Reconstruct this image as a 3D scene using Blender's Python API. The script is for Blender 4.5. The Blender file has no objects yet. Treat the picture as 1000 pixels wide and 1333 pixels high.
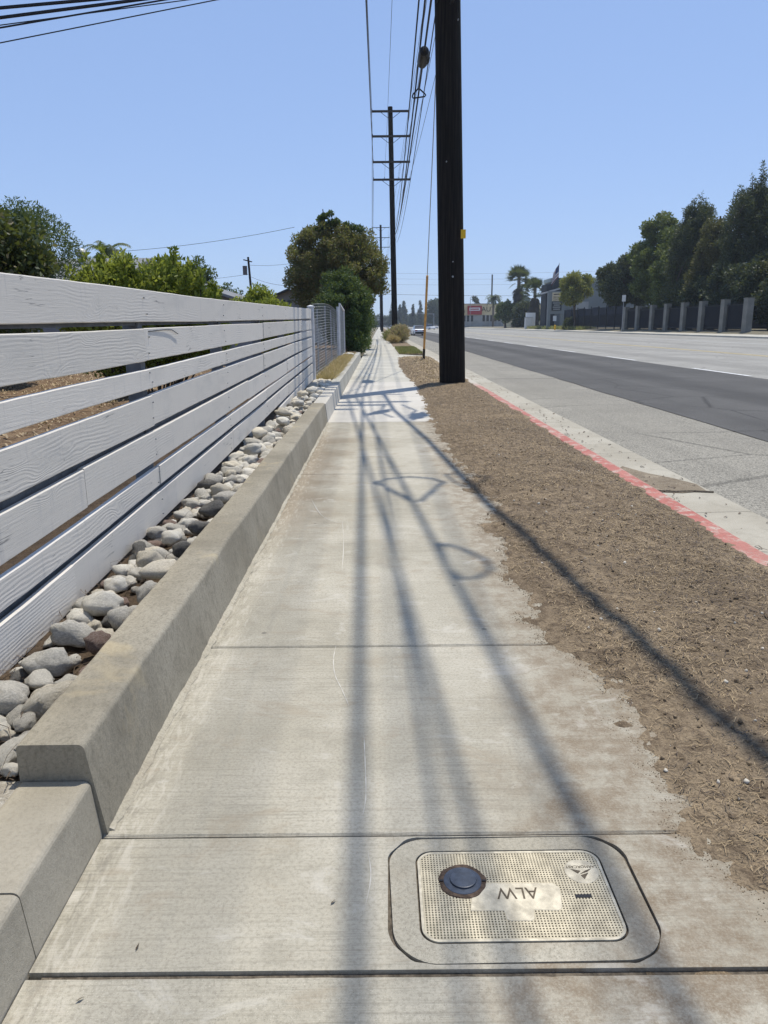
import bpy, bmesh, math, random
import numpy as np
from mathutils import Vector, Matrix, noise as mnoise
from mathutils.geometry import tessellate_polygon

# ------------------------------------------------------------------ camera
SC = bpy.context.scene
COL = SC.collection
R = math.radians
cam_data = bpy.data.cameras.new('camera')
cam = bpy.data.objects.new('camera', cam_data)
COL.objects.link(cam)
SC.camera = cam
cam_data.sensor_fit = 'VERTICAL'
cam_data.sensor_height = 36.0
cam_data.sensor_width = 27.0
cam_data.lens = 980.0 / 1333.0 * 36.0
cam_data.clip_start = 0.05
cam_data.clip_end = 9000
CAM_H = 1.45
cam.matrix_world = (Matrix.Translation((0, 0, CAM_H)) @ Matrix.Rotation(R(-0.196), 4, 'Z')
                    @ Matrix.Rotation(R(90 - 13.929), 4, 'X') @ Matrix.Rotation(R(-0.6), 4, 'Z'))

# ------------------------------------------------------------------ sky, sun, exposure
SUN = Vector((0.19, 0.27, 1.0)).normalized()
SUN_EL = math.asin(SUN.z)
SUN_AZ = math.atan2(SUN.x, SUN.y)            # clockwise from +Y
W = bpy.data.worlds.new('World')
SC.world = W
W.use_nodes = True
wn = W.node_tree
wn.nodes.clear()
w_out = wn.nodes.new('ShaderNodeOutputWorld')
w_bg = wn.nodes.new('ShaderNodeBackground')
w_sky = wn.nodes.new('ShaderNodeTexSky')
w_sky.sky_type = 'NISHITA'
w_sky.sun_disc = False
w_sky.sun_elevation = SUN_EL
w_sky.sun_rotation = SUN_AZ
w_sky.altitude = 100
w_sky.air_density = 1.0
w_sky.dust_density = 0.0
w_sky.ozone_density = 1.0
w_bg.inputs['Strength'].default_value = 0.15
w_tint = wn.nodes.new('ShaderNodeMix'); w_tint.data_type = 'RGBA'; w_tint.blend_type = 'MULTIPLY'; w_tint.inputs[0].default_value = 1.0
w_tint.inputs[7].default_value = (1.56, 1.97, 2.84, 1)
w_gam = wn.nodes.new('ShaderNodeGamma'); w_gam.inputs[1].default_value = 0.4     # the camera's flat tone curve over the whole sky
wn.links.new(w_sky.outputs[0], w_gam.inputs[0])
wn.links.new(w_gam.outputs[0], w_tint.inputs[6])
wn.links.new(w_tint.outputs[2], w_bg.inputs[0])
wn.links.new(w_bg.outputs[0], w_out.inputs[0])
sun_d = bpy.data.lights.new('sun', 'SUN')
sun_d.energy = 4.6
sun_d.angle = R(0.58)
sun_d.color = (1.0, 0.945, 0.85)
sun = bpy.data.objects.new('sun', sun_d)
COL.objects.link(sun)
sun.rotation_euler = SUN.to_track_quat('Z', 'Y').to_euler()
sun.location = (8, 12, 40)
SC.view_settings.view_transform = 'Standard'
SC.view_settings.look = 'None'
SC.view_settings.exposure = 0.0
SC.view_settings.gamma = 1.0
SC.view_settings.use_curve_mapping = False
SC.render.engine = 'CYCLES'
SC.cycles.max_bounces = 8
SC.cycles.transparent_max_bounces = 16
SC.cycles.use_denoising = True

HAZE_DENSITY = 0.00026
rng = np.random.default_rng(7)
random.seed(7)

# ------------------------------------------------------------------ object helpers
def tag(o, label=None, cat=None, group=None, kind=None):
    if label: o['label'] = label
    if cat: o['category'] = cat
    if group: o['group'] = group
    if kind: o['kind'] = kind
    return o

def thing(name, label=None, cat=None, loc=(0, 0, 0), group=None, kind=None):
    o = bpy.data.objects.new(name, None)
    o.empty_display_size = 0.1
    COL.objects.link(o)
    o.location = loc
    return tag(o, label, cat, group, kind)

def wloc(o):
    v = Vector((0, 0, 0))
    while o is not None:
        v = v + o.location
        o = o.parent
    return v

def link_mesh(name, me, parent=None, loc=None):
    o = bpy.data.objects.new(name, me)
    COL.objects.link(o)
    if parent is not None:
        o.parent = parent
    if loc is not None:
        o.location = loc
    return o

class MB:
    """collects polygons in world coordinates"""
    def __init__(s):
        s.v = []; s.f = []
    def add(s, verts, faces):
        n = len(s.v)
        s.v.extend([tuple(p) for p in verts])
        s.f.extend([tuple(i + n for i in f) for f in faces])
        return s
    def box(s, x0, x1, y0, y1, z0, z1):
        v = [(x0, y0, z0), (x1, y0, z0), (x1, y1, z0), (x0, y1, z0), (x0, y0, z1), (x1, y0, z1), (x1, y1, z1), (x0, y1, z1)]
        return s.add(v, [(0, 3, 2, 1), (4, 5, 6, 7), (0, 1, 5, 4), (1, 2, 6, 5), (2, 3, 7, 6), (3, 0, 4, 7)])
    def bar(s, a, b, w, h, up=(0, 0, 1)):
        a, b = Vector(a), Vector(b)
        d = (b - a).normalized(); u = Vector(up)
        r = d.cross(u)
        if r.length < 1e-5: r = d.cross(Vector((1, 0, 0)))
        r.normalize(); u = r.cross(d)
        v = []
        for p in (a, b):
            for sx, sz in ((-1, -1), (1, -1), (1, 1), (-1, 1)):
                v.append(p + r * (w / 2 * sx) + u * (h / 2 * sz))
        return s.add(v, [(0, 1, 2, 3), (7, 6, 5, 4), (0, 4, 5, 1), (1, 5, 6, 2), (2, 6, 7, 3), (3, 7, 4, 0)])
    def tube(s, pts, rad, n=8, cap=True):
        pts = [Vector(p) for p in pts]
        if not hasattr(rad, '__len__'): rad = [rad] * len(pts)
        v = []; f = []
        prev = None
        for i, p in enumerate(pts):
            d = (pts[min(i + 1, len(pts) - 1)] - pts[max(i - 1, 0)])
            if d.length < 1e-9: d = Vector((0, 0, 1))
            d.normalize()
            if prev is None:
                a = Vector((0, 0, 1)) if abs(d.z) < 0.9 else Vector((1, 0, 0))
                r = d.cross(a).normalized()
            else:
                r = prev - d * prev.dot(d)
                if r.length < 1e-6: r = d.orthogonal()
                r.normalize()
            prev = r
            u = d.cross(r)
            for k in range(n):
                t = 2 * math.pi * k / n
                v.append(p + r * (math.cos(t) * rad[i]) + u * (math.sin(t) * rad[i]))
        for i in range(len(pts) - 1):
            for k in range(n):
                k2 = (k + 1) % n
                f.append((i * n + k, i * n + k2, (i + 1) * n + k2, (i + 1) * n + k))
        if cap:
            f.append(tuple(reversed(range(n))))
            f.append(tuple(range((len(pts) - 1) * n, len(pts) * n)))
        return s.add(v, f)
    def prism(s, poly, z0, z1):
        n = len(poly)
        v = [(x, y, z0) for x, y in poly] + [(x, y, z1) for x, y in poly]
        f = [tuple(reversed(range(n))), tuple(range(n, 2 * n))]
        f += [(i, (i + 1) % n, n + (i + 1) % n, n + i) for i in range(n)]
        return s.add(v, f)
    def extr_y(s, prof, y0, y1, ny=1, jit=None):
        """closed profile of (x,z) run along y"""
        n = len(prof); v = []; f = []
        for j in range(ny + 1):
            y = y0 + (y1 - y0) * j / ny
            for (x, z) in prof:
                dx, dz = jit(x, y, z) if jit else (0, 0)
                v.append((x + dx, y, z + dz))
        for j in range(ny):
            for i in range(n):
                k = (i + 1) % n
                f.append((j * n + i, (j + 1) * n + i, (j + 1) * n + k, j * n + k))
        f.append(tuple(range(n))); f.append(tuple(reversed(range(ny * n, (ny + 1) * n))))
        return s.add(v, f)
    def build(s, name, mat, parent=None, smooth=False, kind=None, bevel=0, bseg=1):
        me = bpy.data.meshes.new(name)
        off = wloc(parent) if parent is not None else Vector((0, 0, 0))
        me.from_pydata([(p[0] - off.x, p[1] - off.y, p[2] - off.z) for p in s.v], [], s.f)
        if bevel:
            bm = bmesh.new(); bm.from_mesh(me)
            bmesh.ops.remove_doubles(bm, verts=bm.verts, dist=1e-5)
            ed = [e for e in bm.edges if len(e.link_faces) == 2 and e.calc_face_angle(0) > 0.5]
            bmesh.ops.bevel(bm, geom=ed, offset=bevel, segments=bseg, affect='EDGES', profile=0.6)
            bm.to_mesh(me); bm.free()
        bm = bmesh.new(); bm.from_mesh(me)
        bmesh.ops.recalc_face_normals(bm, faces=bm.faces)
        bm.to_mesh(me); bm.free()
        if mat is not None: me.materials.append(mat)
        if smooth:
            me.polygons.foreach_set('use_smooth', [True] * len(me.polygons))
            me.set_sharp_from_angle(angle=R(42))
        o = link_mesh(name, me, parent)
        if kind: o['kind'] = kind
        return o

def np_mesh(name, verts, faces, mat, parent=None, smooth=False, kind=None):
    """verts (N,3), faces (M,k) arrays, world coordinates"""
    me = bpy.data.meshes.new(name)
    if parent is not None:
        w = wloc(parent)
        verts = verts - np.array([w.x, w.y, w.z])
    k = faces.shape[1]
    me.vertices.add(len(verts)); me.vertices.foreach_set('co', np.ascontiguousarray(verts, dtype=np.float32).ravel())
    me.loops.add(faces.size); me.loops.foreach_set('vertex_index', np.ascontiguousarray(faces, dtype=np.int32).ravel())
    me.polygons.add(len(faces))
    me.polygons.foreach_set('loop_start', np.arange(0, faces.size, k, dtype=np.int32))
    me.update(calc_edges=True)
    me.validate()
    if smooth: me.polygons.foreach_set('use_smooth', [True] * len(me.polygons))
    me.materials.append(mat)
    o = link_mesh(name, me, parent)
    if kind: o['kind'] = kind
    return o

def copy_tree(o, parent=None):
    c = o.copy(); COL.objects.link(c)
    if parent is not None: c.parent = parent
    for ch in list(o.children): copy_tree(ch, c)
    return c

def fill_ring(outer, inner, z):
    polys = [[Vector((x, y, z)) for x, y in outer], [Vector((x, y, z)) for x, y in inner]]
    tri = tessellate_polygon(polys)
    return [tuple(p) for pl in polys for p in pl], [tuple(t) for t in tri]

def rrect(x0, x1, y0, y1, r, n=8):
    pts = []
    for cx, cy, a0 in ((x1 - r, y1 - r, 0), (x0 + r, y1 - r, 90), (x0 + r, y0 + r, 180), (x1 - r, y0 + r, 270)):
        for i in range(n + 1):
            a = R(a0 + 90 * i / n)
            pts.append((cx + r * math.cos(a), cy + r * math.sin(a)))
    return pts

def text_mesh(name, body, size, mat, parent, matrix, depth=0.001, align='CENTER', squash=1.0):
    cu = bpy.data.curves.new(name, 'FONT')
    cu.body = body; cu.size = size; cu.extrude = depth; cu.align_x = align; cu.align_y = 'CENTER'
    to = bpy.data.objects.new(name, cu); COL.objects.link(to)
    bpy.context.view_layer.update()
    me = bpy.data.meshes.new_from_object(to.evaluated_get(bpy.context.evaluated_depsgraph_get()))
    bpy.data.objects.remove(to); bpy.data.curves.remove(cu)
    me.transform(Matrix.Diagonal((squash, 1, 1, 1)))
    me.transform(matrix)
    w = wloc(parent) if parent is not None else Vector((0, 0, 0))
    me.transform(Matrix.Translation(-w))
    me.materials.clear(); me.materials.append(mat)
    return link_mesh(name, me, parent)

# numpy value noise -------------------------------------------------
def vnoise(x, y, seed=0):
    xi = np.floor(x).astype(np.int64); yi = np.floor(y).astype(np.int64)
    xf = x - xi; yf = y - yi
    u = xf * xf * (3 - 2 * xf); v = yf * yf * (3 - 2 * yf)
    def h(a, b):
        n = (a * 374761393 + b * 668265263 + seed * 982451653) & 0x7fffffff
        n = ((n ^ (n >> 13)) * 1274126177) & 0x7fffffff
        n = n ^ (n >> 16)
        return (n & 0xffff) / 65535.0
    return (h(xi, yi) * (1 - u) + h(xi + 1, yi) * u) * (1 - v) + (h(xi, yi + 1) * (1 - u) + h(xi + 1, yi + 1) * u) * v
def fbm(x, y, sc, oct=4, seed=0):
    t = 0; a = 0.5; s = 0
    for o in range(oct):
        t = t + a * vnoise(x * sc, y * sc, seed + o); s += a; a *= 0.5; sc *= 2.03
    return t / s
def sstep(a, b, x):
    t = np.clip((x - a) / (b - a), 0, 1); return t * t * (3 - 2 * t)

# ------------------------------------------------------------------ materials
class NT:
    def __init__(s, name):
        s.m = bpy.data.materials.new(name); s.m.use_nodes = True
        s.t = s.m.node_tree; s.t.nodes.clear()
        s.out = s.t.nodes.new('ShaderNodeOutputMaterial')
        s.tc = s.t.nodes.new('ShaderNodeTexCoord').outputs['Object']
    def n(s, typ, **kw):
        nd = s.t.nodes.new(typ)
        for k, v in kw.items(): setattr(nd, k, v)
        return nd
    def l(s, a, b): s.t.links.new(a, b)
    def val(s, sock, v):
        if isinstance(v, (int, float)): sock.default_value = v
        elif isinstance(v, tuple): sock.default_value = v if len(v) == len(sock.default_value) else (*v, 1)[:len(sock.default_value)]
        else: s.l(v, sock)
    def mapping(s, scale=(1, 1, 1), src=None, loc=(0, 0, 0), rot=(0, 0, 0)):
        m = s.n('ShaderNodeMapping'); s.l(src or s.tc, m.inputs[0])
        m.inputs['Scale'].default_value = scale; m.inputs['Location'].default_value = loc; m.inputs['Rotation'].default_value = rot
        return m.outputs[0]
    def noise(s, scale, detail=3, rough=0.55, src=None, dist=0.0):
        n = s.n('ShaderNodeTexNoise'); s.l(src or s.tc, n.inputs['Vector'])
        n.inputs['Scale'].default_value = scale; n.inputs['Detail'].default_value = detail
        n.inputs['Roughness'].default_value = rough; n.inputs['Distortion'].default_value = dist
        return n.outputs['Fac']
    def voro(s, scale, src=None, feature='F1', out='Distance'):
        n = s.n('ShaderNodeTexVoronoi', feature=feature); s.l(src or s.tc, n.inputs['Vector'])
        n.inputs['Scale'].default_value = scale
        return n.outputs[out]
    def ramp(s, fac, a, b, lo=0.0, hi=1.0):
        n = s.n('ShaderNodeMapRange'); s.val(n.inputs['Value'], fac)
        n.inputs['From Min'].default_value = a; n.inputs['From Max'].default_value = b
        n.inputs['To Min'].default_value = lo; n.inputs['To Max'].default_value = hi
        n.interpolation_type = 'SMOOTHSTEP'
        return n.outputs[0]
    def math(s, op, a, b=0.0, c=None):
        n = s.n('ShaderNodeMath', operation=op); s.val(n.inputs[0], a); s.val(n.inputs[1], b)
        if c is not None: s.val(n.inputs[2], c)
        return n.outputs[0]
    def mix(s, fac, a, b, mode='MIX'):
        n = s.n('ShaderNodeMix', data_type='RGBA', blend_type=mode); s.val(n.inputs[0], fac)
        s.val(n.inputs[6], a); s.val(n.inputs[7], b)
        return n.outputs[2]
    def sep(s, src=None):
        n = s.n('ShaderNodeSeparateXYZ'); s.l(src or s.tc, n.inputs[0]); return n.outputs
    def bump(s, h, strength=0.5, dist=0.01, prev=None):
        n = s.n('ShaderNodeBump'); s.val(n.inputs['Height'], h)
        n.inputs['Strength'].default_value = strength; n.inputs['Distance'].default_value = dist
        if prev is not None: s.l(prev, n.inputs['Normal'])
        return n.outputs[0]
    def bsdf(s, col, rough=0.8, normal=None, metal=0.0, spec=0.3, **kw):
        b = s.n('ShaderNodeBsdfPrincipled')
        s.val(b.inputs['Base Color'], col); s.val(b.inputs['Roughness'], rough)
        b.inputs['Metallic'].default_value = metal; b.inputs['Specular IOR Level'].default_value = spec
        if normal is not None: s.l(normal, b.inputs['Normal'])
        for k, v in kw.items(): s.val(b.inputs[k], v)
        s.l(b.outputs[0], s.out.inputs[0])
        return s.m

def simple(name, col, rough=0.7, var=0.15, scale=6.0, metal=0.0, spec=0.3, bump=0.0, bscale=40):
    t = NT(name)
    nz = t.noise(scale, 4)
    c = t.mix(t.ramp(nz, 0.3, 0.7), tuple(x * (1 - var) for x in col) + (1,), tuple(min(1, x * (1 + var)) for x in col) + (1,))
    nm = t.bump(t.noise(bscale, 4), bump, 0.01) if bump else None
    return t.bsdf(c, rough, nm, metal, spec)

def concrete(name, c1, c2, broom=0.0, stain=0.25, side=False, fine=1.0, dirt=False):
    t = NT(name)
    x, y, z = t.sep()
    big = t.noise(0.9, 5, 0.6); mid = t.noise(5.5, 5, 0.65); fin = t.noise(90, 4, 0.7); grit = t.noise(420, 2, 0.6)
    col = t.mix(t.ramp(big, 0.33, 0.67), c1 + (1,), c2 + (1,))
    col = t.mix(t.math('MULTIPLY', t.ramp(mid, 0.5, 0.74), stain), col, tuple(v * 0.62 for v in c1) + (1,))
    col = t.mix(t.math('MULTIPLY', t.ramp(fin, 0.42, 0.7), 0.32 * fine), col, tuple(v * 0.62 for v in c1) + (1,))
    col = t.mix(t.math('MULTIPLY', t.ramp(grit, 0.62, 0.72), 0.5 * fine), col, tuple(v * 0.42 for v in c1) + (1,))
    col = t.mix(t.math('MULTIPLY', t.ramp(grit, 0.36, 0.28), 0.4 * fine), col, tuple(min(0.8, v * 1.5) for v in c2) + (1,))
    h = t.math('ADD', t.math('MULTIPLY', fin, 0.5), t.math('MULTIPLY', grit, 0.35))
    if broom:
        br = t.noise(1.0, 3, 0.6, src=t.mapping((5, 210, 1)))
        br2 = t.noise(1.0, 2, 0.6, src=t.mapping((1.6, 75, 1)))
        bsum = t.math('ADD', t.math('MULTIPLY', br, 0.6), t.math('MULTIPLY', br2, 0.5))
        patch = t.ramp(t.noise(1.3, 3), 0.35, 0.65, 0.35, 1.0)
        h = t.math('ADD', h, t.math('MULTIPLY', t.math('MULTIPLY', bsum, patch), 1.6 * broom))
        col = t.mix(t.math('MULTIPLY', t.math('MULTIPLY', t.ramp(bsum, 0.52, 0.7), patch), 0.55 * broom), col, tuple(v * 0.62 for v in c1) + (1,))
    if dirt:
        # trodden-in soil along the parkway edge and by the wall
        e = t.math('ADD', x, t.math('MULTIPLY', t.math('SUBTRACT', t.noise(3.2, 5, 0.62), 0.5), 0.75))
        near = t.ramp(y, 2.9, 1.5, 0.0, 0.3)
        e = t.math('ADD', e, near)
        m1 = t.math('MULTIPLY', t.ramp(e, 0.34, 0.76), t.ramp(t.noise(9, 6, 0.75), 0.36, 0.62, 0.2, 1.0))
        m1 = t.math('MULTIPLY', m1, t.ramp(t.noise(150, 3, .7), .3, .6, .55, 1.0))
        col = t.mix(t.math('MULTIPLY', m1, 0.9), col, (0.2, 0.152, 0.1, 1))
        gum = t.voro(2.7); col = t.mix(t.math('MULTIPLY', t.ramp(gum, .045, .025), .6), col, (0.12, 0.11, 0.095, 1))
        wl = t.math('ADD', x, t.math('MULTIPLY', t.math('SUBTRACT', t.noise(2.0, 5, 0.6), 0.5), 0.9))
        ym = t.math('MULTIPLY', t.ramp(y, 4.6, 6.2), t.ramp(y, 11.4, 9.6))
        m2 = t.math('MULTIPLY', t.ramp(wl, -0.3, -0.72), ym)
        col = t.mix(t.math('MULTIPLY', m2, 0.62), col, (0.2, 0.15, 0.095, 1))
        # mortar smears along the foot of the wall
        sm = t.noise(1.0, 4, 0.65, src=t.mapping((46, 9.0, 1)), dist=.6)
        m3 = t.math('MULTIPLY', t.ramp(x, -0.72, -0.79), t.ramp(sm, 0.5, 0.64))
        col = t.mix(t.math('MULTIPLY', m3, 0.38), col, (0.16, 0.145, 0.12, 1))
        m4 = t.math('MULTIPLY', t.ramp(x, -0.6, -0.72), t.ramp(sm, 0.5, 0.36))
        col = t.mix(t.math('MULTIPLY', m4, 0.35), col, (0.56, 0.52, 0.44, 1))
        # dried dusty wash marks and pale scuffs
        wm = t.noise(1.0, 5, 0.7, src=t.mapping((3.0, 5.0, 1)), dist=0.8)
        col = t.mix(t.math('MULTIPLY', t.ramp(wm, 0.53, 0.68), 0.42), col, (0.3, 0.25, 0.18, 1))
        col = t.mix(t.math('MULTIPLY', t.ramp(wm, 0.42, 0.32), 0.35), col, (0.56, 0.53, 0.46, 1))
    if side:
        st = t.noise(1.0, 4, 0.6, src=t.mapping((1.5, 2.4, 1.6)))
        col = t.mix(t.math('MULTIPLY', t.ramp(st, 0.5, 0.72), 0.35), col, tuple(v * 0.55 for v in c1) + (1,))
        sc_ = t.noise(1.0, 3, .65, src=t.mapping((60, 30, 14), rot=(0.5, 0, 0)))
        col = t.mix(t.math('MULTIPLY', t.ramp(sc_, .5, .68), .4), col, tuple(v * 0.6 for v in c1) + (1,))
        h = t.math('ADD', h, t.math('MULTIPLY', sc_, .8))
        ye = t.noise(2.6, 4, 0.6, dist=0.4)
        col = t.mix(t.math('MULTIPLY', t.ramp(ye, 0.6, 0.72), 0.42), col, (0.5, 0.41, 0.25, 1))
    nm = t.bump(h, 0.55, 0.006)
    return t.bsdf(col, 0.9, nm, 0, 0.2)

M = {}
M['walk'] = concrete('sidewalk_concrete', (0.365, 0.335, 0.262), (0.485, 0.45, 0.365), 1.0, 0.4, fine=1.7, dirt=True)
M['walk_new'] = concrete('new_pale_concrete', (0.49, 0.46, 0.4), (0.56, 0.53, 0.465), 0.5, 0.1)
M['walk_far'] = concrete('far_walk_concrete', (0.4, 0.38, 0.32), (0.5, 0.48, 0.41), 0.0, 0.3)
M['wall'] = concrete('wall_concrete', (0.28, 0.25, 0.188), (0.375, 0.34, 0.265), 0.0, 0.45, side=True, fine=1.7)
M['wall_low'] = concrete('low_wall_concrete', (0.325, 0.29, 0.22), (0.41, 0.37, 0.29), 0.0, 0.35, side=False)
M['wall_new'] = concrete('new_wall_concrete', (0.46, 0.435, 0.375), (0.54, 0.51, 0.445), 0.0, 0.15)
M['collar'] = concrete('collar_mortar', (0.35, 0.318, 0.245), (0.45, 0.415, 0.33), 0.0, 0.55, fine=2.0, dirt=True)
M['gutter'] = concrete('gutter_concrete', (0.34, 0.31, 0.245), (0.43, 0.4, 0.325), 0.0, 0.35)
M['joint'] = simple('joint_dirt', (0.12, 0.1, 0.075), 1.0, 0.4, 60, bump=0.6, bscale=120)

def asphalt(name, c, spots=0.5, patchy=0.2, tyre=None):
    t = NT(name)
    x, y, z = t.sep()
    g = t.voro(48); g2 = t.noise(95, 3, 0.75); g3 = t.noise(24, 3, 0.7); big = t.noise(0.35, 5, 0.6); st = t.noise(1.0, 4, 0.6, src=t.mapping((1.4, 0.07, 1)))
    col = t.mix(t.ramp(big, 0.3, 0.7), tuple(v * (1 - patchy) for v in c) + (1,), tuple(v * (1 + patchy) for v in c) + (1,))
    col = t.mix(t.math('MULTIPLY', t.ramp(st, 0.48, 0.68), 0.4), col, tuple(v * 0.68 for v in c) + (1,))
    col = t.mix(t.math('MULTIPLY', t.ramp(g3, 0.46, 0.7), 0.4 * spots), col, tuple(v * 0.6 for v in c) + (1,))
    col = t.mix(t.math('MULTIPLY', t.ramp(g2, 0.5, 0.64), spots), col, tuple(min(0.8, v * 1.8) for v in c) + (1,))
    col = t.mix(t.math('MULTIPLY', t.ramp(g2, 0.46, 0.36), spots), col, tuple(v * 0.45 for v in c) + (1,))
    col = t.mix(t.math('MULTIPLY', t.ramp(g, 0.5, 0.8), spots * .8), col, tuple(v * 0.4 for v in c) + (1,))
    if tyre:
        for cx, wd, k in tyre:       # oil drip line and polished wheel tracks worn into the lane
            w_ = t.math('ADD', t.math('ABSOLUTE', t.math('SUBTRACT', x, cx)), t.math('MULTIPLY', t.math('SUBTRACT', t.noise(1.0, 3, src=t.mapping((1, .12, 1))), .5), .9))
            m_ = t.math('MULTIPLY', t.ramp(w_, wd, 0.0), t.ramp(g3, .3, .6, .5, 1.0))
            col = t.mix(t.math('MULTIPLY', m_, abs(k)), col, tuple((v * (0.45 if k > 0 else 1.5)) for v in c) + (1,))
    # hairline cracking
    ck = t.voro(0.32, src=t.mapping((1, 1, 1)), feature='DISTANCE_TO_EDGE')
    wob = t.math('ADD', ck, t.math('MULTIPLY', t.math('SUBTRACT', g3, .5), .05))
    col = t.mix(t.math('MULTIPLY', t.ramp(wob, 0.010, 0.0), t.ramp(big, .42, .55, 0.0, .7)), col, tuple(v * 0.3 for v in c) + (1,))
    nm = t.bump(t.math('ADD', g, g2), 0.7, 0.008)
    return t.bsdf(col, 0.88, nm, 0, 0.25)
M['asph_old'] = asphalt('weathered_asphalt', (0.265, 0.248, 0.205), 0.85, 0.16)
M['asph_new'] = asphalt('dark_asphalt', (0.09, 0.087, 0.081), 0.45, 0.2, [(8.0, .9, .5), (6.9, .5, -.25), (9.1, .5, -.25)])
M['asph_far'] = asphalt('pale_asphalt', (0.29, 0.28, 0.25), 0.5, 0.15, [(13.0, 1.0, .35), (16.2, .8, .2), (22.5, 1.2, .3), (31, 1.2, .3)])
M['paint_w'] = simple('white_road_paint', (0.62, 0.62, 0.6), 0.7, 0.25, 14)
M['paint_y'] = simple('yellow_road_paint', (0.5, 0.4, 0.2), 0.7, 0.3, 8)

def red_curb():
    t = NT('red_curb_paint')
    w = t.noise(7, 5, 0.68); f = t.noise(60, 4, 0.7); x, y, z = t.sep()
    red = t.mix(t.ramp(t.noise(2, 3), 0.3, 0.7), (0.36, 0.105, 0.08, 1), (0.43, 0.17, 0.135, 1))
    red = t.mix(t.math('MULTIPLY', t.ramp(t.noise(34, 4, .7), .45, .65), .55), red, (0.27, 0.12, 0.09, 1))
    wear = t.math('MULTIPLY', t.ramp(w, 0.46, 0.64), t.ramp(f, 0.38, 0.55))
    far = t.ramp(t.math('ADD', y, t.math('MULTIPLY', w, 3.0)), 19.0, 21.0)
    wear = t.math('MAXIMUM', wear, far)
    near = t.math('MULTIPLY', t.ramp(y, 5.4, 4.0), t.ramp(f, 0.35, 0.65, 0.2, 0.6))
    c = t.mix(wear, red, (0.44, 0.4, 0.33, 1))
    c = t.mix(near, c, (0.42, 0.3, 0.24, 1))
    return t.bsdf(c, 0.75, t.bump(t.math('ADD', w, f), 0.4, 0.006), 0, 0.3)
M['red'] = red_curb()

def soil(name, a, b, c, sc=1.0):
    t = NT(name)
    big = t.noise(1.6 * sc, 5, 0.65); mid = t.noise(14 * sc, 5, 0.7); fin = t.noise(120 * sc, 3, 0.7); gr = t.voro(85 * sc)
    col = t.mix(t.ramp(big, 0.32, 0.68), a + (1,), b + (1,))
    col = t.mix(t.math('MULTIPLY', t.ramp(mid, 0.44, 0.64), 0.8), col, c + (1,))
    col = t.mix(t.math('MULTIPLY', t.ramp(t.noise(4.5 * sc, 5, .7), 0.52, 0.68), 0.6), col, tuple(min(.7, v * 1.35) for v in b) + (1,))
    col = t.mix(t.math('MULTIPLY', t.ramp(t.noise(0.8 * sc, 4, .6), 0.5, 0.62), 0.5), col, tuple(v * 0.68 for v in a) + (1,))
    col = t.mix(t.math('MULTIPLY', t.ramp(fin, 0.5, 0.68), 0.6), col, tuple(v * 0.42 for v in a) + (1,))
    col = t.mix(t.math('MULTIPLY', t.ramp(fin, 0.4, 0.3), 0.55), col, tuple(min(0.7, v * 1.6) for v in b) + (1,))
    h = t.math('ADD', t.math('MULTIPLY', mid, 1.2), t.math('ADD', fin, t.math('MULTIPLY', gr, 0.5)))
    return t.bsdf(col, 0.97, t.bump(h, 0.9, 0.012), 0, 0.1)
M['dirt'] = soil('parkway_soil', (0.2, 0.152, 0.1), (0.295, 0.228, 0.15), (0.112, 0.083, 0.056))
M['silt'] = soil('gutter_silt', (0.26, 0.215, 0.155), (0.32, 0.27, 0.2), (0.2, 0.16, 0.115))
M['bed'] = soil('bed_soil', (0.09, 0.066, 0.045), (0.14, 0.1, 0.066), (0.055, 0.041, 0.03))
M['pale_soil'] = soil('pale_soil', (0.42, 0.39, 0.33), (0.5, 0.47, 0.4), (0.3, 0.26, 0.2))
M['yard'] = soil('yard_soil', (0.16, 0.105, 0.062), (0.24, 0.165, 0.1), (0.1, 0.065, 0.04), 0.6)
M['ground'] = soil('far_ground', (0.2, 0.18, 0.13), (0.24, 0.21, 0.15), (0.14, 0.13, 0.09), 0.05)

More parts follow.
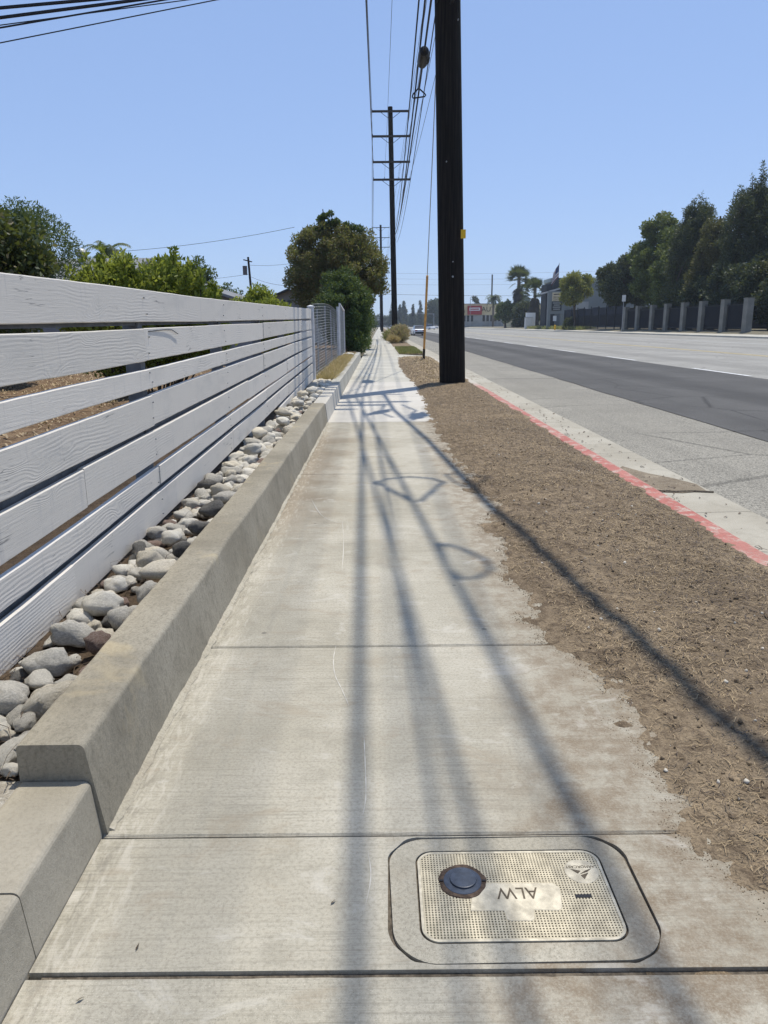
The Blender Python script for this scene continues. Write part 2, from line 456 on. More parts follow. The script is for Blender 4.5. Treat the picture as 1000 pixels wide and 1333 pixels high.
def wood_white():
    t = NT('white_painted_wood')
    oi = t.n('ShaderNodeObjectInfo')
    off = t.n('ShaderNodeVectorMath', operation='MULTIPLY_ADD')
    comb = t.n('ShaderNodeCombineXYZ')
    t.l(oi.outputs['Random'], comb.inputs[0]); t.l(oi.outputs['Random'], comb.inputs[1]); t.l(oi.outputs['Random'], comb.inputs[2])
    t.l(comb.outputs[0], off.inputs[0]); off.inputs[1].default_value = (37, 91, 53); t.l(t.tc, off.inputs[2])
    v = off.outputs[0]
    warp = t.noise(1.0, 3, 0.5, src=t.mapping((1, 1.5, 4.2), v))
    knot = t.noise(1.0, 1, 0.4, src=t.mapping((1, 2.6, 6.5), v))
    zz = t.sep(v)[2]
    ph = t.math('ADD', t.math('MULTIPLY', zz, 330.0), t.math('ADD', t.math('MULTIPLY', warp, 34.0), t.math('MULTIPLY', t.ramp(knot, 0.56, 0.82), 26.0)))
    ring = t.math('ADD', t.math('MULTIPLY', t.math('SINE', ph), 0.5), 0.5)
    fibre = t.noise(1.0, 3, 0.6, src=t.mapping((30, 5, 300), v))
    band = t.ramp(t.noise(1.0, 2, 0.5, src=t.mapping((1, 0.8, 7), v)), 0.42, 0.68, 0.06, 1.0)
    h = t.math('ADD', t.math('MULTIPLY', t.math('MULTIPLY', ring, band), 0.55), t.math('MULTIPLY', fibre, 0.7))
    tint = t.mix(oi.outputs['Random'], (0.6, 0.565, 0.5, 1), (0.68, 0.64, 0.57, 1))
    blot = t.noise(1.0, 5, 0.65, src=t.mapping((3, 1.6, 6), v))
    col = t.mix(t.math('MULTIPLY', t.ramp(blot, 0.5, 0.72), 0.32), tint, (0.44, 0.43, 0.4, 1))
    groove = t.math('MULTIPLY', t.math('MULTIPLY', t.ramp(ring, 0.3, 0.0), band), 0.16)
    col = t.mix(groove, col, (0.4, 0.41, 0.42, 1))
    # runs of grime down the face and a few hairline splits
    drip = t.noise(1.0, 3, 0.6, src=t.mapping((1, 22, 1.3), v))
    col = t.mix(t.math('MULTIPLY', t.ramp(drip, 0.6, 0.72), 0.3), col, (0.4, 0.4, 0.4, 1))
    crack = t.noise(1.0, 2, 0.5, src=t.mapping((1, 1.4, 36), v))
    ck = t.math('MULTIPLY', t.ramp(t.math('ABSOLUTE', t.math('SUBTRACT', crack, 0.5)), 0.010, 0.0), t.ramp(t.noise(1.0, 1, src=t.mapping((1, 2.4, 3), v)), 0.58, 0.68))
    col = t.mix(t.math('MULTIPLY', ck, 0.75), col, (0.12, 0.12, 0.12, 1))
    return t.bsdf(col, 0.62, t.bump(h, 0.5, 0.0024), 0, 0.3)
M['wood'] = wood_white()
M['post_grey'] = simple('grey_painted_post', (0.15, 0.153, 0.155), 0.7, 0.2, 10, bump=0.2)
M['grey_wall'] = simple('grey_yard_wall', (0.2, 0.21, 0.225), 0.9, 0.08, 3)
M['white_post'] = simple('white_post_paint', (0.62, 0.62, 0.62), 0.55, 0.08, 9, bump=0.15)

def pole_mat():
    t = NT('creosote_pole_wood')
    f = t.noise(1.0, 5, 0.65, src=t.mapping((26, 26, 0.9)))
    cks = t.noise(1.0, 3, 0.6, src=t.mapping((60, 60, 0.55)))
    c = t.mix(t.ramp(f, 0.35, 0.75), (0.010, 0.0085, 0.007, 1), (0.032, 0.025, 0.019, 1))
    c = t.mix(t.math('MULTIPLY', t.ramp(cks, 0.58, 0.64), 0.8), c, (0.006, 0.005, 0.005, 1))
    return t.bsdf(c, 0.85, t.bump(t.math('ADD', f, cks), 0.7, 0.012), 0, 0.15)
M['pole'] = pole_mat()
M['arm'] = simple('crossarm_wood', (0.05, 0.042, 0.036), 0.85, 0.3, 8)
M['insul'] = simple('insulator_grey', (0.09, 0.08, 0.08), 0.4, 0.1)
M['cable'] = simple('black_cable_jacket', (0.016, 0.016, 0.018), 0.55, 0.1)
M['wire'] = simple('weathered_wire', (0.05, 0.05, 0.055), 0.5, 0.1, metal=0.2)
M['steel'] = simple('galvanised_steel', (0.34, 0.35, 0.36), 0.5, 0.12, 12, metal=0.5)
M['mesh_wire'] = simple('galvanised_mesh', (0.36, 0.37, 0.36), 0.6, 0.1)
M['orange'] = simple('faded_orange_guard', (0.56, 0.31, 0.1), 0.6, 0.2, 5)
M['black'] = simple('black_plastic', (0.015, 0.015, 0.017), 0.5, 0.1)
M['yellow'] = simple('yellow_tag', (0.7, 0.42, 0.02), 0.5, 0.05)

def stone(name, a, b, sp, spk=0.5, vein=False):
    t = NT(name)
    oi = t.n('ShaderNodeObjectInfo')
    add = t.n('ShaderNodeVectorMath', operation='ADD'); t.l(t.tc, add.inputs[0]); t.l(oi.outputs['Location'], add.inputs[1])
    v = add.outputs[0]
    big = t.noise(16, 5, 0.6, src=v); fin = t.noise(190, 3, 0.6, src=v); vn = t.noise(28, 4, 0.6, src=v, dist=1.0)
    c = t.mix(t.ramp(big, 0.35, 0.66), a + (1,), b + (1,))
    c = t.mix(t.math('MULTIPLY', t.ramp(fin, 0.52, 0.62), spk), c, sp + (1,))
    c = t.mix(t.math('MULTIPLY', t.ramp(t.math('ABSOLUTE', t.math('SUBTRACT', vn, 0.5)), 0.018, 0.0), 0.55), c, tuple(x * 0.4 for x in a) + (1,))
    k = t.n('ShaderNodeHueSaturation'); t.l(c, k.inputs['Color'])
    t.l(t.ramp(oi.outputs['Random'], 0, 1, 0.82, 1.12), k.inputs['Value'])
    return t.bsdf(k.outputs[0], 0.85, t.bump(t.math('ADD', big, t.math('MULTIPLY', fin, 0.6)), 0.8, 0.014), 0, 0.2)
STONES = [stone('pale_stone', (0.66, 0.62, 0.53), (0.79, 0.75, 0.65), (0.3, 0.28, 0.24), 0.3),
          stone('grey_granite', (0.4, 0.375, 0.32), (0.6, 0.565, 0.49), (0.74, 0.7, 0.6), 0.65),
          stone('dark_stone', (0.12, 0.113, 0.1), (0.2, 0.19, 0.17), (0.2, 0.2, 0.2), 0.35),
          stone('cream_stone', (0.6, 0.54, 0.42), (0.74, 0.68, 0.56), (0.34, 0.28, 0.2), 0.35),
          stone('brown_stone', (0.17, 0.1, 0.075), (0.3, 0.23, 0.19), (0.5, 0.45, 0.4), 0.5)]

def leaf_mat(name, a, b, trans=0.35, c=None, cfrac=0.12, rough=0.55):
    t = NT(name)
    g = t.n('ShaderNodeNewGeometry')
    rnd = g.outputs['Random Per Island']
    col = t.mix(rnd, a + (1,), b + (1,))
    big = t.noise(0.55, 3)
    col = t.mix(t.ramp(big, 0.35, 0.65, 0, 0.4), col, tuple(v * 0.72 for v in a) + (1,))
    if c is not None:
        r2 = t.math('FRACT', t.math('MULTIPLY', rnd, 17.31))
        col = t.mix(t.math('LESS_THAN', r2, cfrac), col, c + (1,))
    p = t.n('ShaderNodeBsdfPrincipled'); t.l(col, p.inputs['Base Color']); p.inputs['Roughness'].default_value = rough
    p.inputs['Specular IOR Level'].default_value = 0.35
    tr = t.n('ShaderNodeBsdfTranslucent'); t.l(t.mix(0.4, col, (0.32, 0.36, 0.05, 1)), tr.inputs[0])
    mx = t.n('ShaderNodeMixShader'); mx.inputs[0].default_value = trans
    t.l(p.outputs[0], mx.inputs[1]); t.l(tr.outputs[0], mx.inputs[2]); t.l(mx.outputs[0], t.out.inputs[0])
    return t.m
L = {}
L['tree_left'] = leaf_mat('glossy_dark_leaf', (0.04, 0.062, 0.02), (0.085, 0.115, 0.035), 0.25, (0.2, 0.17, 0.09), 0.06)
L['yellowgreen'] = leaf_mat('yellow_green_leaf', (0.18, 0.22, 0.03), (0.36, 0.4, 0.06), 0.5)
L['green'] = leaf_mat('mid_green_leaf', (0.035, 0.075, 0.022), (0.075, 0.13, 0.035), 0.3)
L['brown'] = leaf_mat('olive_brown_leaf', (0.135, 0.112, 0.042), (0.23, 0.19, 0.075), 0.4, (0.12, 0.15, 0.045), 0.25)
L['far_dark'] = leaf_mat('dark_pine_needle', (0.03, 0.045, 0.024), (0.07, 0.09, 0.042), 0.2)
L['far_green'] = leaf_mat('far_green_leaf', (0.06, 0.09, 0.024), (0.14, 0.18, 0.05), 0.35)
L['far_yellow'] = leaf_mat('far_yellow_leaf', (0.15, 0.165, 0.035), (0.28, 0.27, 0.06), 0.4)
L['far_olive'] = leaf_mat('far_olive_needle', (0.075, 0.075, 0.03), (0.13, 0.12, 0.045), 0.25)
L['far_blue'] = leaf_mat('distant_conifer', (0.035, 0.052, 0.035), (0.065, 0.085, 0.055), 0.2)
L['palm'] = leaf_mat('palm_frond', (0.035, 0.06, 0.02), (0.075, 0.105, 0.04), 0.25)
L['palm_dead'] = leaf_mat('dead_palm_skirt', (0.04, 0.03, 0.02), (0.085, 0.062, 0.04), 0.1)
L['dry'] = leaf_mat('dry_grass_blade', (0.42, 0.31, 0.15), (0.6, 0.46, 0.25), 0.35)
L['dry_pink'] = leaf_mat('dry_seed_heads', (0.42, 0.29, 0.2), (0.55, 0.43, 0.27), 0.4, (0.2, 0.23, 0.09), 0.25)
L['grass'] = leaf_mat('green_grass_blade', (0.15, 0.18, 0.05), (0.25, 0.26, 0.1), 0.4, (0.38, 0.32, 0.16), 0.3)
L['straw'] = leaf_mat('straw_bits', (0.25, 0.18, 0.1), (0.52, 0.39, 0.22), 0.1)
L['twig'] = leaf_mat('twig_bits', (0.055, 0.038, 0.025), (0.13, 0.09, 0.058), 0.05)
M['bark'] = simple('bark', (0.085, 0.065, 0.05), 0.95, 0.3, 14, bump=0.5)
M['palm_bark'] = simple('palm_bark', (0.14, 0.115, 0.09), 0.95, 0.3, 6)

# ================================================================== SETTING
def sheet(name, x0, x1, y0, y1, z, mat, parent=None, kind=None, z1=None):
    z1 = z if z1 is None else z1
    return MB().add([(x0, y0, z), (x1, y0, z1), (x1, y1, z1), (x0, y1, z)], [(0, 1, 2, 3)]).build(name, mat, parent, kind=kind)

sheet('ground', -900, 900, -120, 1400, -0.42, M['ground'], kind='structure')

# --- sidewalk of separate slabs
walk = thing('sidewalk', kind='structure')
sheet('joint_bedding', -0.80, 1.0, -1.5, 92, -0.011, M['joint'], walk)
JOINTS = [-1.4, 1.437, 1.917, 3.262, 7.46, 11.66, 15.86, 20.06]
while JOINTS[-1] < 88: JOINTS.append(JOINTS[-1] + 4.2)
BX0, BX1, BY0, BY1 = 0.014, 0.668, 1.456, 1.896        # mortar collar round the meter box
for i in range(len(JOINTS) - 1):
    a, b = JOINTS[i] + 0.006, JOINTS[i + 1] - 0.006
    mat = M['walk_new'] if i in (5, 6) else (M['walk'] if i < 5 else M['walk_far'])
    xr = (0.93 if i > 7 else 1.12 if i > 1 else 1.25) + random.uniform(-0.01, 0.01)
    sk = -0.012 if i < 4 else 0.0
    outer = [(-0.83, a), (xr, a + sk), (xr, b + sk), (-0.83, b)]
    if i == 1:
        outer[3] = (-0.83, b); hole = rrect(BX0 - 0.007, BX1 + 0.007, BY0 - 0.006, BY1 + 0.006, 0.108, 14)
        hole = [(x + 0.003 * math.sin(61 * x + 47 * y), y + (x - 0.34) * -0.004 + 0.0025 * math.sin(83 * x - 39 * y)) for x, y in hole]
        m = MB(); v, f = fill_ring(outer, hole, 0.0); m.add(v, f)
        n = len(hole)
        m.add([(x, y, 0.0) for x, y in hole] + [(x, y, -0.05) for x, y in hole], [(k, (k + 1) % n, n + (k + 1) % n, n + k) for k in range(n)])
        m.add([(x, y, 0.0) for x, y in outer] + [(x, y, -0.05) for x, y in outer], [(k, (k + 1) % 4, 4 + (k + 1) % 4, 4 + k) for k in range(4)])
        m.build('slab', mat, walk)
    else:
        # tooled, slightly ragged joint edges
        dz = random.uniform(-0.0015, 0.0015)
        nx = 60 if i < 6 else 2
        vt = []; ft = []
        rows = [(a, -0.06, 0), (a, dz - 0.006, 1), (a + 0.007, dz, 0.5), (b - 0.007, dz, 0.5), (b, dz - 0.006, 1), (b, -0.06, 0)]
        for (yy, zz, w) in rows:
            for k in range(nx + 1):
                x = -0.83 + (xr + 0.83) * k / nx
                jit = 0.0022 * (mnoise.noise((x * 22, yy * 3.1 + i, 1.7)) ) if i < 6 else 0
                if abs(yy - a) < 0.02: jit = abs(jit) * 1.6
                else: jit = -abs(jit) * 1.6
                vt.append((x, yy + jit + sk * (x + 0.83) / 1.76, zz))
        for r_ in range(len(rows) - 1):
            for k in range(nx):
                q = r_ * (nx + 1) + k
                ft.append((q, q + 1, q + nx + 2, q + nx + 1))
        MB().add(vt, ft).build('slab', mat, walk)
M['scuff'] = simple('pale_scuff', (0.55, 0.525, 0.46), 0.95, 0.1, 30)
for pts in ([(-.22, 3.27), (-.222, 3.1), (-.205, 2.95), (-.17, 2.82), (-.13, 2.66)], [(-.075, 2.5), (-.066, 2.3), (-.06, 2.1), (-.07, 1.98)], [(-.3, 5.6), (-.26, 4.9), (-.24, 4.2)], [(-.62, 6.4), (-.45, 5.7), (-.2, 5.4)], [(-.05, 1.85), (-.04, 1.74), (-.055, 1.62)]):
    v = []
    P_ = [Vector((x, y, 0)) for x, y in pts]; P_ = [P_[0] * 2 - P_[1]] + P_ + [P_[-1] * 2 - P_[-2]]
    cv = []
    for k in range(1, len(P_) - 2):
        for u in range(8):
            t_ = u / 8; p0, p1, p2, p3 = P_[k - 1:k + 3]
            cv.append(.5 * ((2 * p1) + (p2 - p0) * t_ + (2 * p0 - 5 * p1 + 4 * p2 - p3) * t_ ** 2 + (3 * p1 - p0 - 3 * p2 + p3) * t_ ** 3))
    for k, p in enumerate(cv):
        w = .0011 * (.25 + abs(math.sin(k * .9 + p.y * 7))) * (1 + p.y * .16) * min(1, k / 4, (len(cv) - 1 - k) / 4)
        v += [(p.x - w, p.y, .0022), (p.x + w, p.y, .0022)]
    MB().add(v, [(2 * k, 2 * k + 1, 2 * k + 3, 2 * k + 2) for k in range(len(cv) - 1)]).build('scuff_mark', M['scuff'], walk)
sheet('far_walk', -0.83, 0.93, JOINTS[-1] + 0.006, 620, 0.0, M['walk_far'], walk)

# --- road
road = thing('road', kind='structure')
sheet('road_base', 2.5, 36.0, -12, 900, -0.14, M['joint'], road)
yy = -8.0
while yy < 92:
    ln = 6.1
    MB().box(3.158, 5.24 + random.uniform(-0.03, 0.03), yy + 0.006, yy + ln - 0.006, -0.2, -0.123 + random.uniform(-0.002, 0.002)).build('lane_slab', M['asph_old'], road)
    yy += ln
sheet('far_parking_lane', 3.158, 5.24, yy, 900, -0.123, M['asph_old'], road)
m = MB(); ys = list(np.arange(-8, 60, 0.5)) + [80, 120, 200, 400, 900]
vt = [];
for y_ in ys:
    j = 0.05 * mnoise.noise((y_ * 0.6, 3.3, 0)) if y_ < 61 else 0
    vt += [(5.19 + j, y_, -0.116), (10.78 + j * 0.7, y_, -0.116)]
m.add(vt, [(2 * i, 2 * i + 1, 2 * i + 3, 2 * i + 2) for i in range(len(ys) - 1)]).build('resurfaced_lane', M['asph_new'], road)
sheet('pale_lanes', 10.6, 36.0, -12, 900, -0.1205, M['asph_far'], road)
d0 = 22.4
k = 0
while d0 + 10.2 * k < 330:
    s0 = d0 + 10.2 * k
    sheet('lane_dash', 10.84, 10.99, s0, s0 + 4.2, -0.110, M['paint_w'], road); k += 1
sheet('centre_line', 17.7, 17.85, -12, 800, -0.114, M['paint_y'], road)
sheet('centre_line', 18.0, 18.15, -12, 800, -0.114, M['paint_y'], road)
sheet('far_lane_line', 27.0, 27.15, -12, 800, -0.114, M['paint_w'], road)

gut = thing('gutter', kind='structure')
gj = [-6.0]
while gj[-1] < 90: gj.append(gj[-1] + (3.05 if gj[-1] < 40 else 6.1))
for i in range(len(gj) - 1):
    a, b = gj[i] + 0.004, gj[i + 1] - 0.004
    MB().add([(2.44, a, -0.128), (3.15, a, -0.118), (3.15, b, -0.118), (2.44, b, -0.128), (2.44, a, -0.2), (3.15, a, -0.2), (3.15, b, -0.2), (2.44, b, -0.2)],
             [(0, 1, 2, 3), (0, 4, 5, 1), (1, 5, 6, 2), (2, 6, 7, 3), (3, 7, 4, 0)]).build('gutter_section', M['gutter'], gut)
sheet('far_gutter', 2.44, 3.15, gj[-1], 900, -0.125, M['gutter'], gut)
# silt washed into the broken section
vt = [(2.62, 7.02, -.119), (2.85, 6.94, -.116), (3.1, 7.0, -.112), (3.13, 7.3, -.112), (3.02, 7.62, -.113), (2.86, 7.9, -.116), (2.72, 8.35, -.118), (2.58, 8.1, -.12), (2.6, 7.5, -.12)]
MB().add(vt, [tuple(range(len(vt)))]).build('silt_patch', M['silt'], gut)
MB().tube([(2.47, 7.16, -.120), (2.62, 7.05, -.118), (2.8, 6.98, -.116), (2.95, 6.99, -.114), (3.14, 6.93, -.112)], 0.012, 5).build('crack', M['joint'], gut)

kerb = thing('curb', kind='structure')
kj = [-6.0]
while kj[-1] < 34: kj.append(kj[-1] + 3.05)
for i in range(len(kj) - 1):
    prof = [(2.30, -0.2), (2.30, 0.0), (2.308, 0.008), (2.445, 0.008), (2.462, 0.0), (2.47, -0.018), (2.495, -0.2)]
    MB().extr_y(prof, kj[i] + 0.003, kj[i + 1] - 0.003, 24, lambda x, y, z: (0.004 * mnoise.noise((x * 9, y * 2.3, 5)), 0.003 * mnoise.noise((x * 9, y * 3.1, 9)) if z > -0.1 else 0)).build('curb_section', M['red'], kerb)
MB().extr_y([(2.30, -0.2), (2.30, 0.008), (2.45, 0.008), (2.495, -0.2)], 52, 900).build('curb_section', M['gutter'], kerb)
MB().extr_y([(2.30, -0.2), (2.30, -0.085), (2.495, -0.10), (2.495, -0.2)], kj[-1], 51.99).build('curb_section', M['gutter'], kerb)
MB().add([(0.93, 36, 0.0), (2.31, 36, -0.085), (2.31, 52, -0.085), (0.93, 52, 0.0), (2.31, 34.6, 0.0), (0.93, 34.6, 0.0), (2.31, 53, 0.0), (0.93, 53, 0.0)],
         [(0, 1, 2, 3), (5, 4, 1, 0), (3, 2, 6, 7)]).build('driveway_apron', M['walk_far'], None, kind='structure')
sheet('far_parkway', 0.93, 2.30, 53, 900, -0.006, M['dirt'], kind='structure')

fk = thing('far_curb', kind='structure')
MB().extr_y([(36.0, -0.3), (36.0, 0.03), (36.18, 0.05), (36.18, -0.3)], -12, 900).build('far_curb_run', M['walk_far'], fk)
MB().add([(36.18, -12, 0.05), (38.9, -12, 0.12), (38.9, 900, 0.12), (36.18, 900, 0.05)], [(0, 1, 2, 3)]).build('far_sidewalk', M['walk_far'], None, kind='structure')
MB().add([(38.9, -12, 0.12), (40.5, -12, 0.4), (140, -12, 0.4), (140, 900, 0.4), (40.5, 900, 0.4), (38.9, 900, 0.12)], [(0, 1, 4, 5), (1, 2, 3, 4)]).build('far_lot', M['ground'], None, kind='structure')

# --- parkway dirt: a height field that thins out over the slab edge
XE_Y = [-1.5, 1.3, 1.6, 1.9, 2.1, 2.3, 3.0, 3.84, 4.4, 6.0, 6.6, 9.2, 12, 18, 22, 28, 34]
XE_X = [1.08, 1.06, 0.97, 0.90, 0.90, 0.90, 0.835, 0.84, 0.77, 0.81, 0.79, 0.81, 0.80, 0.83, 0.83, 0.76, 0.85]
def edge_x(y): return np.interp(y, XE_Y, XE_X)
def dirt_z(x, y):
    e = edge_x(y) - 0.11 + (fbm(x * 0 + 1.3, y, 1.7, 4, 3) - 0.5) * 0.2 + (fbm(x, y, 5, 5, 5) - 0.5) * 0.2
    t = sstep(-0.06, 0.55, x - e)
    z = -0.014 + 0.052 * t + 0.002
    rough = sstep(-0.05, 0.25, x - e)
    z = z + ((fbm(x, y, 3.0, 4, 11) - 0.5) * 0.03 + (fbm(x, y, 17, 3, 21) - 0.5) * 0.026 + (fbm(x, y, 60, 2, 31) - 0.5) * 0.012) * (0.25 + rough)
    far = sstep(19.5, 23, y) * sstep(35.2, 31, y)
    z = z + far * (0.05 + (fbm(x, y, 3.2, 4, 41) - 0.4) * 0.24) * sstep(0, 0.35, x - e) * sstep(2.32, 2.0, x)
    back = sstep(1.95, 2.3, x)
    lip = 0.008 + (fbm(x, y, 2.1, 4, 53) - 0.5) * 0.05 + (fbm(x, y, 16, 3, 51) - 0.5) * 0.03 - 0.22 * np.maximum(x - 2.31, 0)
    return z * (1 - back) + lip * back
xs = np.linspace(0.60, 2.40, 158)
ysl = [-1.4]
while ysl[-1] < 35.2: ysl.append(ysl[-1] + max(0.013, 0.0075 * max(ysl[-1], 0) ** 1.15))
ysl = np.array(ysl)
gx, gy = np.meshgrid(xs, ysl)
gz_ = dirt_z(gx, gy)
nx, ny = len(xs), len(ysl)
idx = np.arange(nx * ny).reshape(ny, nx)
fc = np.stack([idx[:-1, :-1], idx[:-1, 1:], idx[1:, 1:], idx[1:, :-1]], -1).reshape(-1, 4)
np_mesh('parkway', np.stack([gx, gy, gz_], -1).reshape(-1, 3), fc, M['dirt'], None, True, 'structure')

def scatter_strips(name, mat, n, y0, y1, xf, zf, lmin, lmax, wid, seed, power=1.8, lift=0.004, tilt=0.25, clear=-1.0, fine_near=True):
    g = np.random.default_rng(seed)
    y = y0 + (y1 - y0) * g.random(n) ** power
    x = xf(y, g)
    keep = fbm(x, y, 1.6, 4, seed + 90) + 0.35 * (g.random(n) - .5) > (clear + (.16 * sstep(4.2, 2.2, y) if clear > 0 else 0))
    x, y = x[keep], y[keep]; n = len(x)
    z = zf(x, y) + lift
    a = g.random(n) * 2 * np.pi
    l = lmin + (lmax - lmin) * g.random(n) ** 2.2
    near_ = np.clip(0.38 + y / 9.0, 0.38, 1.3) if fine_near else 1.0
    l = l * np.minimum(1.0, near_ + .2); w = wid * (0.6 + 0.8 * g.random(n)) * near_
    dz = (g.random(n) - 0.35) * tilt * l
    dx, dy = np.cos(a), np.sin(a)
    bend = (g.random(n) - 0.5) * 0.5 * l
    p0 = np.stack([x - dx * l / 2, y - dy * l / 2, z], -1)
    p2 = np.stack([x + dx * l / 2, y + dy * l / 2, z + dz], -1)
    p1 = (p0 + p2) / 2 + np.stack([-dy * bend, dx * bend, np.abs(dz) * 0.3 + 0.001], -1)
    s = np.stack([-dy * w / 2, dx * w / 2, np.zeros(n)], -1)
    up = np.array([0, 0, 0.7]) * w[:, None]
    V = np.stack([p0 - s, p0 + s, p1 - s + up, p1 + s + up, p2 - s, p2 + s], 1).reshape(-1, 3)
    b = np.arange(n)[:, None] * 6
    F = np.concatenate([b + np.array([[0, 1, 3, 2]]), b + np.array([[2, 3, 5, 4]])], 0)
    return np_mesh(name, V, F, mat, None, False, 'stuff')
def park_x(y, g): return edge_x(y) + 0.02 + (2.29 - edge_x(y) - 0.02) * g.random(len(y)) ** 0.8
o = scatter_strips('straw_litter', L['straw'], 85000, 1.3, 19.5, park_x, dirt_z, 0.008, 0.065, 0.0026, 3, clear=.33); tag(o, 'short dry straw strewn over the bare parkway soil', 'straw')
o = scatter_strips('twig_litter', L['twig'], 40000, 1.3, 19.5, park_x, dirt_z, 0.006, 0.06, 0.0034, 4, clear=.30); tag(o, 'dark broken twigs scattered over the bare parkway soil', 'twigs')
o = scatter_strips('mound_litter', L['straw'], 7000, 19.5, 34.8, park_x, dirt_z, 0.03, 0.16, 0.010, 5, 1.0, 0.01, 0.8); tag(o, 'dry mown stalks on the mound beyond the big pole', 'straw')
def lumps(name, mat, n, y0, y1, xf, zf, r0, r1, seed, power=1.7):
    g = np.random.default_rng(seed)
    base = np.array([(1, 0, 0), (-1, 0, 0), (0, 1, 0), (0, -1, 0), (0, 0, 1), (0, 0, -1)], float)
    # subdivided octahedron gives rounded lumps
    f0 = [(0, 2, 4), (2, 1, 4), (1, 3, 4), (3, 0, 4), (2, 0, 5), (1, 2, 5), (3, 1, 5), (0, 3, 5)]
    vv = list(base); ff = []
    cache = {}
    def mid(a, b):
        k_ = (min(a, b), max(a, b))
        if k_ not in cache:
            q = (vv[a] + vv[b]); q = q / np.linalg.norm(q); vv.append(q); cache[k_] = len(vv) - 1
        return cache[k_]
    for a, b, c in f0:
        ab, bc, ca = mid(a, b), mid(b, c), mid(c, a)
        ff += [(a, ab, ca), (ab, b, bc), (ca, bc, c), (ab, bc, ca)]
    vv = np.array(vv); ff = np.array(ff)
    y = y0 + (y1 - y0) * g.random(n) ** power; x = xf(y, g); z = zf(x, y)
    r = r0 + (r1 - r0) * g.random(n) ** 3
    V = vv[None] * (1 + (g.random((n, len(vv), 1)) - 0.5) * 0.55) * (r[:, None, None] * (0.6 + 0.7 * g.random((n, 1, 3))))
    V = V + np.stack([x, y, z + r * 0.25], -1)[:, None]
    F = (np.arange(n)[:, None, None] * len(vv) + ff[None]).reshape(-1, 3)
    return np_mesh(name, V.reshape(-1, 3), F, mat, None, False, 'stuff')
o = lumps('soil_clods', M['dirt'], 5200, 1.3, 19, park_x, dirt_z, 0.0015, 0.010, 8); tag(o, 'small crumbled clods on the parkway soil', 'clods')
M['chip'] = simple('pale_chip', (0.5, 0.46, 0.38), 0.9, 0.25, 30)
o = lumps('pale_gravel', M['chip'], 520, 1.8, 16, lambda y, g: park_x(y, g), dirt_z, 0.0015, 0.011, 9); tag(o, 'pale gravel chips scattered on the parkway soil', 'gravel')
def edge_grains(y, g):
    """positions on the slab just short of where the soil surface dips under it"""
    xs_ = edge_x(y)[:, None] - 0.28 + 0.5 * g.random((len(y), 24))
    dz_ = dirt_z(xs_, np.repeat(y[:, None], 24, 1))
    ok = (dz_ < 0.001) & (dz_ > -0.0085 * g.random((len(y), 24)) ** .6)
    return np.where(ok.any(1), xs_[np.arange(len(y)), ok.argmax(1)], 1.5)
o = lumps('edge_crumbs', M['dirt'], 16000, 1.25, 14, edge_grains, lambda x, y: x * 0 - .0003, 0.0005, 0.0024, 10, 1.4); tag(o, 'soil crumbs kicked onto the sidewalk edge', 'crumbs')

# --- low concrete retaining wall in cast sections
wall = thing('retaining_wall', 'long low concrete retaining wall between sidewalk and river rocks', 'wall', (-0.95, 1.93, 0))
def wall_prof(top, xf=-0.818, xt=-0.858, xb=-1.055, r=0.02):
    p = [(xf, -0.12), (xf, 0.0)]
    for k in range(5):
        a = R(90 * k / 4)
        p.append((xt - r + r * math.cos(a), top - r + r * math.sin(a)))
    for k in range(3):
        a = R(90 + 90 * k / 2)
        p.append((xb + 0.012 + 0.012 * math.cos(a), top - 0.012 + 0.012 * math.sin(a)))
    p.append((xb, -0.12))
    return p
def wj(amp):
    return lambda x, y, z: (amp * mnoise.noise((x * 3, y * 2.2, z * 6)) + amp * 0.35 * mnoise.noise((x * 30, y * 21, z * 30)), amp * mnoise.noise((x * 4 + 7, y * 1.6, z * 4)) + amp * 0.3 * mnoise.noise((x * 30, y * 25, z * 30 + 3)) if z > 0.05 else 0)
MB().extr_y(wall_prof(0.179, -0.832, -0.848), -1.4, 1.484, 40, wj(0.003)).build('wall_section', M['wall_low'], wall)
MB().extr_y(wall_prof(0.181, -0.832, -0.849), 1.488, 1.926, 18, wj(0.003)).build('wall_section', M['wall_low'], wall)
o = MB().extr_y(wall_prof(0.296), 1.932, 11.68, 260, wj(0.006)).build('wall_section', M['wall'], wall, True); tag(o, 'weathered grey brown section with yellow stains')
o = MB().extr_y(wall_prof(0.285, -0.815, -0.846, -1.05, 0.012), 11.69, 15.9, 20, wj(0.002)).build('wall_section', M['wall_new'], wall); tag(o, 'newer pale section')
MB().extr_y(wall_prof(0.30, -0.835, -0.86, -1.05, 0.012), 15.91, 34.0, 60, wj(0.005)).build('wall_section', M['walk_far'], wall)
# mortar bead along the foot
MB().extr_y([(-0.84, -0.02), (-0.81, -0.004), (-0.798, 0.002), (-0.808, 0.008), (-0.84, 0.022)], 1.95, 11.6, 300,
            lambda x, y, z: (0.012 * mnoise.noise((x * 2, y * 11, 2)) + 0.009 * mnoise.noise((x * 5, y * 37, 2)), 0.004 * mnoise.noise((x * 30, y * 17, 4)))).build('mortar_fillet', M['collar'], wall)

